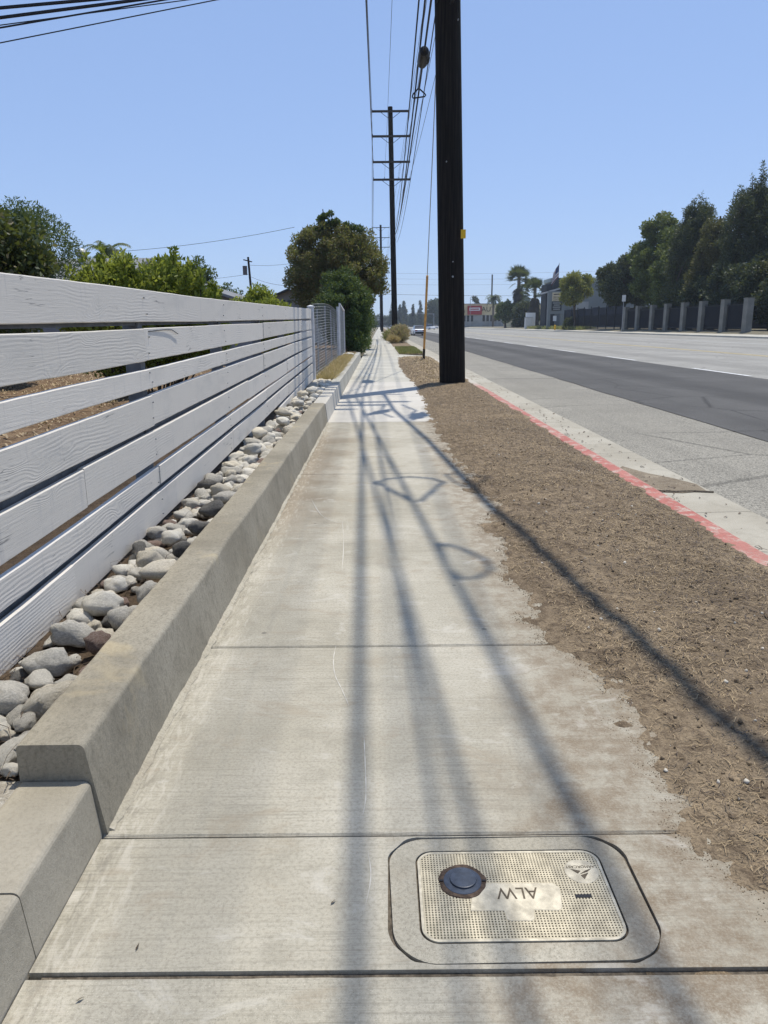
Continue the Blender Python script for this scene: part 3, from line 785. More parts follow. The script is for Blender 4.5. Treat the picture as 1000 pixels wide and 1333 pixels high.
# --- rock bed and yard
def grid_mesh(name, x0, x1, nx, yl, zf, mat, kind='structure'):
    X, Y = np.meshgrid(np.linspace(x0, x1, nx), np.array(yl))
    Z = zf(X, Y)
    i = np.arange(X.size).reshape(X.shape)
    F = np.stack([i[:-1, :-1], i[:-1, 1:], i[1:, 1:], i[1:, :-1]], -1).reshape(-1, 4)
    return np_mesh(name, np.stack([X, Y, Z], -1).reshape(-1, 3), F, mat, None, True, kind)
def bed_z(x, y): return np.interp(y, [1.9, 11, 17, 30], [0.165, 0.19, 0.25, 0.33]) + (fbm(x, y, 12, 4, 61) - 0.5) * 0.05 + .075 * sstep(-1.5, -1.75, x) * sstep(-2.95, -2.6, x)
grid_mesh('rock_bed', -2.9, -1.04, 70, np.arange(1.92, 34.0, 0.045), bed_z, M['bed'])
def yard_z(x, y): return np.interp(y, [-3, 3, 17, 40], [0.12, 0.16, 0.27, 0.34]) + (fbm(x, y, 1.2, 4, 71) - 0.5) * 0.12 + (fbm(x, y, 9, 3, 73) - 0.5) * 0.05
grid_mesh('yard', -32, -1.58, 260, list(np.arange(-2, 26, 0.12)) + list(np.arange(26, 130, 3)), yard_z, M['yard'])
grid_mesh('bare_strip', -1.7, -1.05, 20, np.arange(-1.4, 1.96, 0.05), lambda x, y: 0.168 + (fbm(x, y, 10, 3, 81) - 0.5) * 0.03, M['pale_soil'])
o = scatter_strips('yard_litter', L['straw'], 9000, 2, 23, lambda y, g: -1.7 - 9 * g.random(len(y)), yard_z, 0.04, 0.2, 0.014, 12, 1.0, 0.01, 0.5); tag(o, 'dry brown litter on the yard behind the fence', 'straw')
o = scatter_strips('bed_twigs', L['twig'], 2600, 1.93, 17, lambda y, g: -1.5 + 0.45 * g.random(len(y)), bed_z, 0.03, 0.14, 0.004, 13, 1.5, 0.015, 0.9); tag(o, 'dark twigs and leaf litter between the river rocks', 'twigs')

# ------------------------------------------------------------------ meter box in the sidewalk
M['lid_bar'] = simple('lid_composite', (0.52, 0.455, 0.32), 0.75, 0.18, 22, bump=0.2, bscale=200)
M['lid_pit'] = simple('lid_grime', (0.15, 0.125, 0.085), 0.95, 0.3, 30)
M['lid_plate'] = simple('lid_plate', (0.55, 0.49, 0.365), 0.75, 0.26, 26, bump=0.25, bscale=150)
M['port_rim'] = simple('corroded_port_rim', (0.085, 0.058, 0.04), 0.85, 0.4, 60, bump=0.6, bscale=90)
M['port_cap'] = simple('blue_grey_port_cap', (0.05, 0.062, 0.085), 0.42, 0.2, 50, bump=0.1)
M['ink'] = simple('moulded_letter_grime', (0.1, 0.08, 0.055), 0.9, 0.3, 60)
box = thing('meter_box', 'cream composite water meter box lid set flush in a grey mortar collar', 'meter box', (0.34, 1.675, 0))
LX0, LX1, LY0, LY1, LR = 0.088, 0.594, 1.517, 1.838, 0.045
outer = rrect(BX0, BX1, BY0, BY1, 0.105, 10)
outer = [(x + 0.003 * math.sin(29 * x + 13 * y), y + 0.002 * math.sin(37 * x)) for x, y in outer]
inner = rrect(LX0 - 0.005, LX1 + 0.005, LY0 - 0.005, LY1 + 0.005, LR + 0.004, 10)
m = MB(); v, f = fill_ring(outer, inner, -0.001); m.add(v, f)
for loop in (outer, inner):
    n = len(loop); m.add([(x, y, -0.001) for x, y in loop] + [(x, y, -0.05) for x, y in loop], [(k, (k + 1) % n, n + (k + 1) % n, n + k) for k in range(n)])
m.build('collar', M['collar'], box)
lid = MB().prism(rrect(LX0, LX1, LY0, LY1, LR, 8), -0.03, -0.0045).build('lid', M['lid_pit'], box)
def inset(x0, x1, y0, y1, r, t, yq=None, xq=None):
    """extent of the rounded rectangle along a row or a column"""
    if yq is not None:
        d = max(0, (y0 + r) - yq, yq - (y1 - r)); c = r - math.sqrt(max(0, r * r - d * d))
        return x0 + c, x1 - c
    d = max(0, (x0 + r) - xq, xq - (x1 - r)); c = r - math.sqrt(max(0, r * r - d * d))
    return y0 + c, y1 - c
m = MB(); g0 = 0.0082
q = (LX0 + 0.006, LX1 - 0.006, LY0 + 0.006, LY1 - 0.006, LR - 0.006)
x = q[0] + g0 / 2
while x < q[1]:
    a, b = inset(*q, 0, xq=x); m.box(x - 0.0021, x + 0.0021, a, b, -0.006, -0.0012); x += g0
y = q[2] + g0 / 2
while y < q[3]:
    a, b = inset(*q, 0, yq=y); m.box(a, b, y - 0.0019, y + 0.0019, -0.006, -0.0016); y += g0
m.build('tread_grid', M['lid_bar'], lid, kind='stuff')
m = MB(); ro = rrect(LX0 + 0.0005, LX1 - 0.0005, LY0 + 0.0005, LY1 - 0.0005, LR, 8); ri = rrect(LX0 + 0.0075, LX1 - 0.0075, LY0 + 0.0075, LY1 - 0.0075, LR - 0.007, 8)
v, f = fill_ring(ro, ri, -0.0004); m.add(v, f)
for loop in (ro, ri):
    n = len(loop); m.add([(x, y, -0.0004) for x, y in loop] + [(x, y, -0.008) for x, y in loop], [(k, (k + 1) % n, n + (k + 1) % n, n + k) for k in range(n)])
m.build('rim', M['lid_plate'], lid)
pl = [(0.215, 1.616), (0.300, 1.616), (0.303, 1.586), (0.312, 1.581), (0.362, 1.580), (0.374, 1.587), (0.377, 1.616), (0.440, 1.614), (0.452, 1.622), (0.461, 1.695), (0.447, 1.712), (0.232, 1.714)]
plate = MB().prism(pl, -0.006, -0.0002).build('name_plate', M['lid_plate'], lid, bevel=0.0015)
def circ(cx, cy, r, n=36, wob=0): return [(cx + (r + wob * math.sin(5 * t + 1) + wob * math.sin(11 * t)) * math.cos(t), cy + (r + wob * math.sin(5 * t + 1)) * math.sin(t)) for t in [2 * math.pi * k / n for k in range(n)]]
PX, PY = 0.206, 1.722
rim = MB().prism(circ(PX, PY, 0.064, 40, 0.0015), -0.008, 0.0012).build('reader_port', M['port_rim'], lid, bevel=0.002)
mp = MB().prism(circ(PX, PY, 0.051), 0.0, 0.0022).build('port_flange', M['port_cap'], rim, bevel=0.001)
MB().prism(circ(PX + 0.002, PY + 0.003, 0.036), 0.0, 0.0075).build('port_cap', M['port_cap'], rim, bevel=0.0025, bseg=2)
MB().box(PX - 0.062, PX - 0.052, PY - 0.003, PY + 0.002, 0.0, 0.0042).build('port_tab', M['black'], rim)
MB().box(PX + 0.052, PX + 0.062, PY - 0.005, PY, 0.0, 0.0042).build('port_tab', M['black'], rim)
text_mesh('lettering', 'ALW', 0.058, M['ink'], lid, Matrix.Translation((0.345, 1.677, 0.0002)) @ Matrix.Rotation(math.pi, 4, 'Z'), 0.0004, squash=0.86)
LCX, LCY = 0.534, 1.754
logo = MB().prism(circ(LCX, LCY, 0.046), -0.006, -0.0001).build('maker_badge', M['lid_plate'], lid, bevel=0.001)
m = MB()
m.add([(LCX - 0.028, LCY + 0.008, 0.0006), (LCX - 0.002, LCY + 0.0005, 0.0006), (LCX - 0.012, LCY - 0.010, 0.0006)], [(0, 2, 1)])
m.add([(LCX - 0.009, LCY - 0.013, 0.0006), (LCX + 0.016, LCY - 0.003, 0.0006), (LCX + 0.030, LCY + 0.010, 0.0006), (LCX + 0.010, LCY + 0.001, 0.0006)], [(0, 1, 2, 3)])
m.add([(LCX - 0.006, LCY - 0.016, 0.0006), (LCX + 0.001, LCY - 0.031, 0.0006), (LCX + 0.017, LCY - 0.007, 0.0006)], [(0, 1, 2)])
m.build('badge_mark', M['ink'], logo)
text_mesh('badge_lettering', 'ARMORCAST', 0.0135, M['ink'], logo, Matrix.Translation((LCX, LCY + 0.017, 0.0002)) @ Matrix.Rotation(math.pi, 4, 'Z'), 0.0003)
MB().box(0.494, 0.537, 1.657, 1.668, -0.006, 0.0003).build('pick_slot', M['black'], lid)

# ================================================================== FENCE
FX = -1.45
NEAR_Z = [(1.665, 1.471), (1.428, 1.232), (1.186, 1.064), (1.004, 0.813), (0.769, 0.580), (0.529, 0.405), (0.359, 0.164)]
MID_Z = [(1.689, 1.498), (1.457, 1.261), (1.226, 1.104), (1.068, 0.872), (0.834, 0.640), (0.603, 0.478), (0.435, 0.245)]
FAR_Z = [(1.802, 1.601), (1.566, 1.388), (1.357, 1.245), (1.207, 1.036), (1.005, 0.835), (0.804, 0.695), (0.657, 0.495)]
def fz(i, e, y):
    return float(np.interp(y, [-2, 2.93, 6.47, 16.3], [NEAR_Z[i][e] - 0.03, NEAR_Z[i][e], MID_Z[i][e], FAR_Z[i][e]]))
fence = thing('board_fence', 'white painted fence of wide horizontal wooden boards beside the river rocks', 'fence', (FX, 8, 0.2))
def board(ya, yb, i, zt=None, zb=None):
    n = max(4, int((yb - ya) / 0.12)); th = 0.032
    s1, s2, s3 = random.uniform(0, 99), random.uniform(0, 99), random.uniform(0, 99)
    dz = random.uniform(-0.006, 0.006); dx = random.uniform(-0.004, 0.003)
    v = []; f = []
    for k in range(n + 1):
        y = ya + (yb - ya) * k / n
        t = (zt(y) if zt else fz(i, 0, y)) + dz + 0.006 * mnoise.noise((s1, y * 0.5, 0)) + 0.0015 * mnoise.noise((s1, y * 6, 0))
        b = (zb(y) if zb else fz(i, 1, y)) + dz + 0.006 * mnoise.noise((s1, y * 0.5, 0)) + 0.0015 * mnoise.noise((s3, y * 6, 0))
        o_ = dx + 0.007 * mnoise.noise((s2, y * 0.55, 3))
        c = 0.004
        v += [(FX + o_, y, b + c), (FX + o_, y, t - c), (FX + o_ - c, y, t), (FX + o_ - th + c, y, t), (FX + o_ - th, y, t - c), (FX + o_ - th, y, b + c), (FX + o_ - th + c, y, b), (FX + o_ - c, y, b)]
    for k in range(n):
        for j in range(8):
            j2 = (j + 1) % 8
            f.append((k * 8 + j, (k + 1) * 8 + j, (k + 1) * 8 + j2, k * 8 + j2))
    f.append(tuple(range(8))); f.append(tuple(reversed(range(n * 8, n * 8 + 8))))
    return MB().add(v, f).build('board', M['wood'], fence)
SEAMS = [[-1.9, 2.1, 6.9, 11.8, 14.4, 16.62], [-1.9, 4.78, 9.7, 14.6, 16.62], [-1.9, 2.3, 7.2, 11.9, 16.62], [-1.9, 4.83, 9.6, 14.5, 16.62],
         [-1.9, 3.62, 8.4, 12.0, 16.62], [-1.9, 4.86, 9.7, 14.5, 16.62], [-1.9, 3.38, 7.4, 12.1, 16.62]]
for i in range(7):
    for a, b in zip(SEAMS[i][:-1], SEAMS[i][1:]):
        board(a + 0.002, b - 0.002, i)
board(10.97, 14.5, 6, lambda y: float(np.interp(y, [10.9, 16.3], [0.315, 0.464])), lambda y: float(np.interp(y, [10.9, 16.3], [0.175, 0.30])))
board(14.503, 16.62, 6, lambda y: float(np.interp(y, [10.9, 16.3], [0.315, 0.464])), lambda y: float(np.interp(y, [10.9, 16.3], [0.175, 0.30])))
for py in (-0.03, 2.4, 4.83, 7.25, 9.65, 12.03, 14.45):
    MB().box(FX - 0.135, FX - 0.040, py - 0.045, py + 0.045, 0.02, fz(0, 0, py) - 0.03).build('fence_post', M['post_grey'], fence, bevel=0.004)
for zz_, e_ in ((0, 0), (3, 0), (5, 0)):
    v = []
    ysr = list(np.linspace(-1.9, 16.6, 30))
    for y in ysr:
        zt = (fz(zz_, 1, y) + fz(zz_ + 1, 0, y)) / 2 + (.045 if zz_ == 0 else .0)
        for (dx, dz) in ((-.04, -.045), (-.04, .045), (-.085, .045), (-.085, -.045)): v.append((FX + dx - .012, y, zt + dz))
    MB().add(v, [(k * 4 + j, (k + 1) * 4 + j, (k + 1) * 4 + (j + 1) % 4, k * 4 + (j + 1) % 4) for k in range(len(ysr) - 1) for j in range(4)]).build('back_rail', M['post_grey'], fence)
m = MB().box(FX - 0.075, FX + 0.045, 16.64, 16.76, 0.1, 1.83); m.build('end_post', M['white_post'], fence, bevel=0.006)
MB().box(FX - 0.09, FX + 0.06, 16.625, 16.775, 1.832, 1.862).add([(FX - 0.09, 16.625, 1.862), (FX + 0.06, 16.625, 1.862), (FX + 0.06, 16.775, 1.862), (FX - 0.09, 16.775, 1.862), (FX - 0.015, 16.7, 1.89)], [(0, 1, 4), (1, 2, 4), (2, 3, 4), (3, 0, 4)]).build('post_cap', M['white_post'], fence)
MB().tube([(FX + 0.001, 4.86, 1.428), (FX + 0.004, 5.25, 1.437), (FX + 0.006, 5.40, 1.434), (FX + 0.007, 5.55, 1.405)], 0.003, 5).build('bent_wire', M['black'], fence)

yw = thing('yard_wall', 'plain grey wall at the back of the yard behind the board fence', 'wall', (-14, 23.3, 0.2))
MB().box(-32, -3.6, 23.2, 23.4, 0.1, 2.05).build('wall_panel', M['grey_wall'], yw)
MB().box(-32, -3.55, 23.15, 23.45, 2.055, 2.11).build('wall_coping', M['grey_wall'], yw)

# wire mesh fence
mf = thing('mesh_fence', 'sagging galvanised wire mesh fence beyond the white board fence', 'fence', (-1.45, 22, 0.3))
def mtop(y): return 1.90 + 0.11 * math.sin((y - 16.8) / 10.2 * math.pi) + 0.004 * (y - 16.8)
m = MB()
for y in np.arange(17.0, 27.2, 0.3):
    m.tube([(FX + 0.03 * math.sin(y * 1.3), y + .02 * math.sin(y * 3), 0.33), (FX + 0.05 * math.sin(y * 1.1 + 1), y + 0.02, 1.1), (FX, y, mtop(y))], 0.004, 3, False)
for r_ in range(25):
    pts = [(FX + 0.012 * math.sin(y * 1.3 + r_ * .1), y, 0.36 + (mtop(y) - 0.36) * r_ / 24 + 0.005 * math.sin(y * 1.3 + r_ * .2)) for y in np.arange(16.9, 27.25, 0.5)]
    m.tube(pts, 0.0042, 3, False)
m.build('wire_mesh', M['mesh_wire'], mf, kind='stuff')
for y, h in ((19.4, 1.86), (22.2, 2.0), (24.8, 1.95)):
    MB().tube([(FX - 0.10, y, 0.2), (FX - 0.10, y, h)], 0.022, 6).build('line_post', M['steel'], mf)
MB().tube([(FX, 27.3, 0.2), (FX, 27.3, 2.1)], 0.05, 8).build('terminal_post', M['white_post'], mf)
gp = MB(); gp.bar((FX + 0.05, 27.5, 0.42), (FX + 0.05, 27.5, 2.2), 0.05, 0.05); gp.bar((FX + 0.12, 29.3, 0.42), (FX + 0.12, 29.3, 2.0), 0.05, 0.05)
gp.bar((FX + 0.05, 27.5, 2.2), (FX + 0.12, 29.3, 2.0), 0.05, 0.05); gp.bar((FX + 0.05, 27.5, 0.42), (FX + 0.12, 29.3, 0.42), 0.05, 0.05)
gp.build('gate_frame', M['white_post'], mf)
m = MB()
for y in np.arange(27.6, 29.3, 0.1): m.tube([(FX + 0.085, y, 0.42), (FX + 0.085, y, 2.19 - 0.11 * (y - 27.5))], 0.007, 3, False)
for z in np.arange(0.5, 2.0, 0.1): m.tube([(FX + 0.085, 27.5, z), (FX + 0.085, 29.3, z)], 0.007, 3, False)
m.build('gate_mesh', M['mesh_wire'], mf, kind='stuff')

# ================================================================== RIVER ROCKS
def rock_mesh(seed, sub=3):
    bm = bmesh.new(); bmesh.ops.create_icosphere(bm, subdivisions=sub, radius=0.5)
    for v in bm.verts:
        p = v.co.normalized(); q = Vector((p.x + seed * 3.7, p.y - seed * 1.9, p.z + seed))
        d = 1 + 0.34 * mnoise.noise(q * 1.15) + 0.2 * mnoise.noise(q * 2.4) + 0.06 * mnoise.noise(q * 6) + 0.025 * mnoise.noise(q * 14)
        v.co = p * 0.5 * d
        if v.co.z < -0.33: v.co.z = -0.33
    me = bpy.data.meshes.new('river_rock'); bm.to_mesh(me); bm.free()
    me.polygons.foreach_set('use_smooth', [True] * len(me.polygons))
    return me
SHAPES = {}
def rock(px, py, pz, sx, sy, sz, rz, ci, shape, label, tilt=(0, 0), group='river rocks bedded between the fence and the wall'):
    key = (shape, ci)
    if key not in SHAPES:
        me = rock_mesh(shape); me.materials.append(STONES[ci]); SHAPES[key] = me
    o = link_mesh('river_rock', SHAPES[key])
    o.location = (px, py, pz); o.scale = (sx, sy, sz); o.rotation_euler = (tilt[0], tilt[1], rz)
    return tag(o, label, 'rock', group)
# nearest rocks, read one by one from the photograph
NEAR = [  # x, y, z, length, width, height, turn, stone, shape, label
    (-1.135, 2.07, .225, .26, .13, .10, 1.35, 0, 1, 'pale flat rock nearest the end of the low wall, half under twigs'),
    (-1.300, 2.36, .255, .21, .17, .15, .55, 1, 2, 'large speckled grey rock nearest the camera, against the bottom board'),
    (-1.140, 2.36, .250, .30, .13, .15, 1.20, 3, 3, 'long cream rock leaning on the wall beside the large speckled grey rock'),
    (-1.260, 2.62, .265, .23, .155, .15, .35, 1, 4, 'smooth oval grey rock with banding, second from the near end under the fence'),
    (-1.140, 2.80, .265, .135, .12, .13, .30, 4, 5, 'small reddish brown rock between grey rocks by the wall'),
    (-1.280, 2.90, .265, .23, .14, .14, .15, 1, 6, 'rough mid grey rock just beyond the banded oval rock'),
    (-1.120, 3.04, .270, .16, .14, .15, .8, 1, 7, 'rounded grey rock with pale veins touching the wall, past the reddish one'),
    (-1.265, 3.22, .275, .23, .155, .15, .25, 0, 8, 'large white rock with a pinched end under the fence'),
    (-1.105, 3.37, .275, .165, .13, .13, .4, 1, 9, 'dark speckled grey rock against the wall beside the large white rock'),
    (-1.290, 3.47, .280, .15, .11, .11, .1, 0, 10, 'small white rock tucked behind the large white rock'),
    (-1.125, 3.66, .285, .25, .15, .14, .5, 3, 11, 'knobbly cream rock against the wall past the dark speckled one'),
    (-1.240, 3.83, .285, .19, .14, .15, .3, 3, 12, 'lumpy cream rock behind the knobbly one, nearer the fence'),
    (-1.105, 4.02, .285, .17, .13, .14, .6, 2, 1, 'charcoal round rock against the wall past the cream pair'),
    (-1.235, 4.26, .290, .16, .13, .12, .2, 0, 2, 'small white potato shaped rock alone beside a patch of twigs'),
    (-1.110, 4.50, .285, .26, .11, .12, .9, 2, 3, 'long dark slate rock lying along the wall'),
    (-1.130, 4.92, .295, .24, .15, .16, .5, 2, 4, 'black rock with a pale ridge by the wall past the twig patch'),
    (-1.120, 5.28, .295, .24, .14, .13, .3, 1, 5, 'flat grey rock with pale top beyond the black rock'),
    (-1.210, 5.55, .295, .20, .14, .13, .1, 3, 6, 'cream rock at the far end of the twig patch'),
]
for i, r_ in enumerate(NEAR):
    rock(r_[0], r_[1], r_[2] - .04, r_[3] * .74, r_[4] * .84, r_[5] * .78, *r_[6:8], r_[8], r_[9], (random.uniform(-.2, .2), random.uniform(-.2, .2)))
g = np.random.default_rng(23)
placed = [(r_[0], r_[1], 0.085) for r_ in NEAR]
tries = 0; cnt = 0
while tries < 9000 and cnt < 240:
    tries += 1
    y = 5.5 + (16.9 - 5.5) * g.random(); x = -1.40 + 0.32 * g.random()
    s = (0.085 + 0.10 * g.random() ** 1.5) * (1.0 if y < 13 else 0.9)
    if any((x - a) ** 2 + (y - b) ** 2 < (0.44 * s + 0.62 * c) ** 2 for a, b, c in placed): continue
    placed.append((x, y, s / 2)); cnt += 1
    ci = int(g.choice([0, 0, 0, 3, 3, 1, 1, 2, 4], p=[.2, .17, .15, .12, .1, .12, .06, .05, .03]))
    tone = {0: 'whitish', 3: 'cream', 1: 'grey', 2: 'dark', 4: 'brown'}[ci]
    el = g.random(); form = 'long' if el > .6 else 'oval' if el > .3 else 'round'; big_ = 'large' if s > .15 else 'small' if s < .105 else 'middling'
    lat = 'against the fence' if x < -1.3 else 'against the wall' if x > -1.16 else 'mid bed'
    posts = [4.83, 7.25, 9.65, 12.03, 14.45, 16.7]; kq = min(4, max(0, sum(y > p_ for p_ in posts) - 1)); half = 'nearer' if y < (posts[kq] + posts[kq + 1]) / 2 else 'farther'
    lab_ = f"{big_} {form} {tone} river rock {lat}, {half} half of the {['second', 'third', 'fourth', 'fifth', 'last'][kq]} fence bay"
    rock(x, y, float(bed_z(np.array([x]), np.array([y]))[0]) + s * 0.30, s * (1.0 + 0.45 * el), s * (0.8 + 0.2 * g.random()), s * (0.65 + 0.25 * g.random()), g.random() * 3.1, ci, 1 + int(g.integers(12)), lab_,
         (g.uniform(-.35, .35), g.uniform(-.35, .35)))
for i, (x, y, s) in enumerate(((-1.2, 7.0, .15), (-1.32, 8.2, .14), (-1.18, 9.1, .15), (-1.3, 10.1, .16), (-1.2, 11.2, .15), (-1.28, 12.5, .14), (-1.2, 13.4, .15))):
    rock(x, y, float(bed_z(np.array([x]), np.array([y]))[0]) + 0.15, s * 1.3, s, s * .75, 1.1 * i, (0, 3)[i % 2], 1 + i, f"pale river rock perched on the heap, {['first', 'second', 'third', 'fourth', 'fifth', 'sixth', 'last'][i]} of seven from the near end", (.2, -.2))
SHORT = ['pale flat end rock', 'large speckled grey rock', 'long cream leaning rock', 'banded oval grey rock', 'reddish brown rock', 'rough mid grey rock', 'veined grey rock', 'large white pinched rock', 'dark speckled rock', 'small white tucked rock', 'knobbly cream rock', 'lumpy cream rock', 'charcoal round rock', 'white potato shaped rock', 'long dark slate rock', 'black ridged rock', 'flat pale topped rock', 'cream rock past the twigs']
for i in range(400):      # small stones filling the gaps at the near end
    y = 1.98 + 3.8 * g.random(); x = -1.41 + 0.34 * g.random(); s = 0.05 + 0.07 * g.random()
    if any((x - a) ** 2 + (y - b) ** 2 < (0.40 * s + 0.66 * c) ** 2 for a, b, c in placed): continue
    placed.append((x, y, s / 2)); ci = int(g.choice([0, 1, 3, 2, 4], p=[.34, .3, .2, .08, .08]))
    rock(x, y, float(bed_z(np.array([x]), np.array([y]))[0]) + s * .3, s * 1.25, s, s * .75, g.random() * 3, ci, 1 + int(g.integers(12)),
         ['small pale', 'small grey', 'small dark', 'small cream', 'small brown'][ci] + ' gap stone ' + ('fence side' if x < -1.27 else 'wall side') + ' of the ' + SHORT[min(range(len(NEAR)), key=lambda q_: (NEAR[q_][0] - x) ** 2 + (NEAR[q_][1] - y) ** 2)], (g.uniform(-.4, .4), g.uniform(-.4, .4)), 'small filler stones in the rock bed')
rock(-1.1, 28.6, .40, .34, .24, .16, .3, 0, 3, 'lone white rock on the dry grass by the mesh gate')

# ================================================================== POLES AND WIRES
LEAN = -0.0245
def pole_x(base, z, lean): return base + lean * z
def insulators(parent, pts, r=0.05, h=0.22):
    for p in pts:
        m = MB().tube([p, (p[0], p[1], p[2] + h * .4), (p[0], p[1], p[2] + h * .45), (p[0], p[1], p[2] + h * .6), (p[0], p[1], p[2] + h)], [r * .35, r * .35, r, r * .7, r * .5], 7)
        m.build('insulator', M['insul'], parent, True)
def big_pole(name, label, bx, by, lean, top, arms, rb, rt, base_z=0.0, group='tall wooden utility poles along the sidewalk', inner=True, braces=True, aw=.11, ah=.13):
    p = thing(name, label, 'utility pole', (bx, by, base_z), group)
    n = 26
    MB().tube([(bx + lean * z, by + 0.012 * mnoise.noise((z * .3, bx, 0)), z) for z in np.linspace(-0.3, top, n)], [rb + (rt - rb) * k / (n - 1) for k in range(n)], 20).build('shaft', M['pole'], p, True)
    for k, z in enumerate(arms):
        cx = bx + lean * z; hw = 1.95
        yf = by - rt - 0.06
        arm = MB().bar((cx - hw, yf, z + lean * -hw * 0.6), (cx + hw, yf, z + lean * hw * -0.6 + 0.0), aw, ah).build('crossarm', M['arm'], p)
        ends = [(cx - hw + .06, yf, z + .06), (cx + hw - .06, yf, z + .06)]
        if k == len(arms) - 1 and inner: ends += [(cx - .75, yf, z + .06), (cx + .75, yf, z + .06)]
        insulators(arm, ends)
        if braces:
            m = MB()
            for s_ in (-1, 1): m.bar((cx + s_ * 1.05, yf - .065, z - .05), (cx + s_ * .08, yf - .065, z - .75), 0.02, 0.045)
            m.build('brace', M['arm'], arm)
    return p
ARMS = [22.7, 20.35, 17.9, 16.2]
NARMS = [21.9, 19.6, 17.0, 14.9]
NBX, NBY = 1.815, 19.1
np_ = big_pole('utility_pole', 'thick black wooden utility pole in the bare parkway, nearest the camera', NBX, NBY, LEAN, 23.4, NARMS, 0.325, 0.235, aw=.17, ah=.24)
MB().box(NBX - .0 + 0.13, NBX + 0.245, NBY - 0.315, NBY - 0.298, 3.42, 3.62).build('yellow_tag', M['yellow'], np_)
MB().tube([(NBX - .05, NBY - 0.30, 2.56), (NBX - .05, NBY - 0.34, 2.56)], 0.022, 8).build('nail_head', M['steel'], np_)
for (dx, z) in ((0.02, 2.9), (0.2, 8.0), (-.1, 5.1)):
    MB().tube([(NBX + LEAN * z + dx, NBY - 0.27, z), (NBX + LEAN * z + dx, NBY - 0.34, z)], 0.014, 6).build('bolt', M['steel'], np_)
MB().bar((0.85, NBY - .3, 9.0), (2.15, NBY - .3, 9.0), 0.1, 0.12).build('cable_arm', M['arm'], np_)
big_pole('utility_pole', 'second utility pole with four crossarms, rising behind the dry shrub', 1.70, 85.0, -0.0145, 23.2, ARMS, 0.32, 0.24, aw=.16, ah=.2)
big_pole('utility_pole', 'third utility pole along the sidewalk, its crossarms half hidden by the big tree', 0.6, 176.0, -0.004, 22.9, [22.3, 20.2, 18.2, 14.5, 12.8], 0.3, 0.22)
big_pole('utility_pole', 'fourth and farthest utility pole along the sidewalk, thin between tree and second pole', 0.5, 250.0, -0.004, 22.0, [21.0, 18.6], 0.3, 0.22, braces=False)

def cat(a, b, sag, n=18):
    a, b = Vector(a), Vector(b)
    return [a.lerp(b, t) - Vector((0, 0, sag * 4 * t * (1 - t))) for t in [k / n for k in range(n + 1)]]
def wire(name, label, pts, r, mat, catg='wire', group='overhead wires strung along the poles', n=5):
    o = MB().tube(pts, r, n).build(name, mat, None, True)
    return tag(o, label, catg, group)
BY = -47.0
side = {-1: 'left', 1: 'right'}
ordn = ['top', 'second', 'third', 'lowest']
for k in range(4):
    for s_ in (-1, 1):
        a = (1.5 + s_ * 1.9, BY, NARMS[k] + .25); b = (NBX + LEAN * NARMS[k] + s_ * 1.89, NBY - .3, NARMS[k] + .27)
        c = (1.70 - .0145 * ARMS[k] + s_ * 1.89, 84.7, ARMS[k] + .27); d = (.5 + s_ * 1.89, 175.7, [22.3, 20.2, 18.2, 14.5][k] + .27)
        e = (.45 + s_ * 1.89, 249.7, [21.0, 18.6, 17.0, 12.5][k] + .27)
        pts = cat(a, b, .5, 8) + cat(b, c, .55)[1:] + cat(c, d, .55, 10)[1:] + cat(d, e, .5, 8)[1:]
        wire('conductor', f'bare conductor on the {side[s_]} end of the {ordn[k]} crossarms', pts, 0.016, M['wire'])
for s_ in (-1, 1):
    pts = cat((1.5 + s_ * .75, BY, NARMS[3] + .25), (NBX + LEAN * NARMS[3] + s_ * .75, NBY - .3, NARMS[3] + .27), .5, 8) + cat((NBX + LEAN * NARMS[3] + s_ * .75, NBY - .3, NARMS[3] + .27), (1.70 - .0145 * 16.2 + s_ * .75, 84.7, 16.47), .6)[1:]
    wire('conductor', f'thin conductor on the {side[s_]} inner pin of the lowest crossarms', pts, 0.011, M['wire'])
# communication cables: behind camera -> near pole -> second pole
CAB = [  # near-pole x,z ; behind x,z ; far x,z ; radius ; sag ; label
    (1.25, 8.60, 2.44, 8.5, 1.70, 10.6, 0.034, .25, 'thick black communication cable, leftmost of the lower bundle'),
    (1.02, 9.10, 5.10, 8.8, 1.78, 11.2, 0.028, .45, 'black communication cable second from left in the lower bundle'),
    (1.14, 8.85, 6.05, 8.5, 1.86, 10.9, 0.033, .30, 'thick black cable of the lower bundle with hanging wire loops'),
    (1.36, 8.40, 3.00, 8.4, 1.94, 10.0, 0.018, .25, 'thin black cable hung between the thick ones of the lower bundle'),
]
for (x1, z1, x0, z0, x2, z2, r_, sg, lb) in CAB:
    wire('cable', lb, cat((x0, BY, z0), (x1, NBY - .36, z1), sg, 16) + cat((x1, NBY - .36, z1), (x2, 84.6, z2), 1.0, 24)[1:], r_ * .8, M['cable'], 'cable', 'lower bundle of black cables')
wire('cable', 'black service cable slanting across the dirt strip overhead to the street side',
     [(1.66, NBY - .36, 8.3), (1.78, 15.5, 8.1), (2.1, 12, 7.9), (2.36, 8.2, 7.75), (2.58, 5.7, 7.7), (2.73, 4.3, 7.7), (3.5, -4, 7.8), (7.5, BY, 8.7)], 0.042, M['cable'], 'cable', 'lower bundle of black cables')

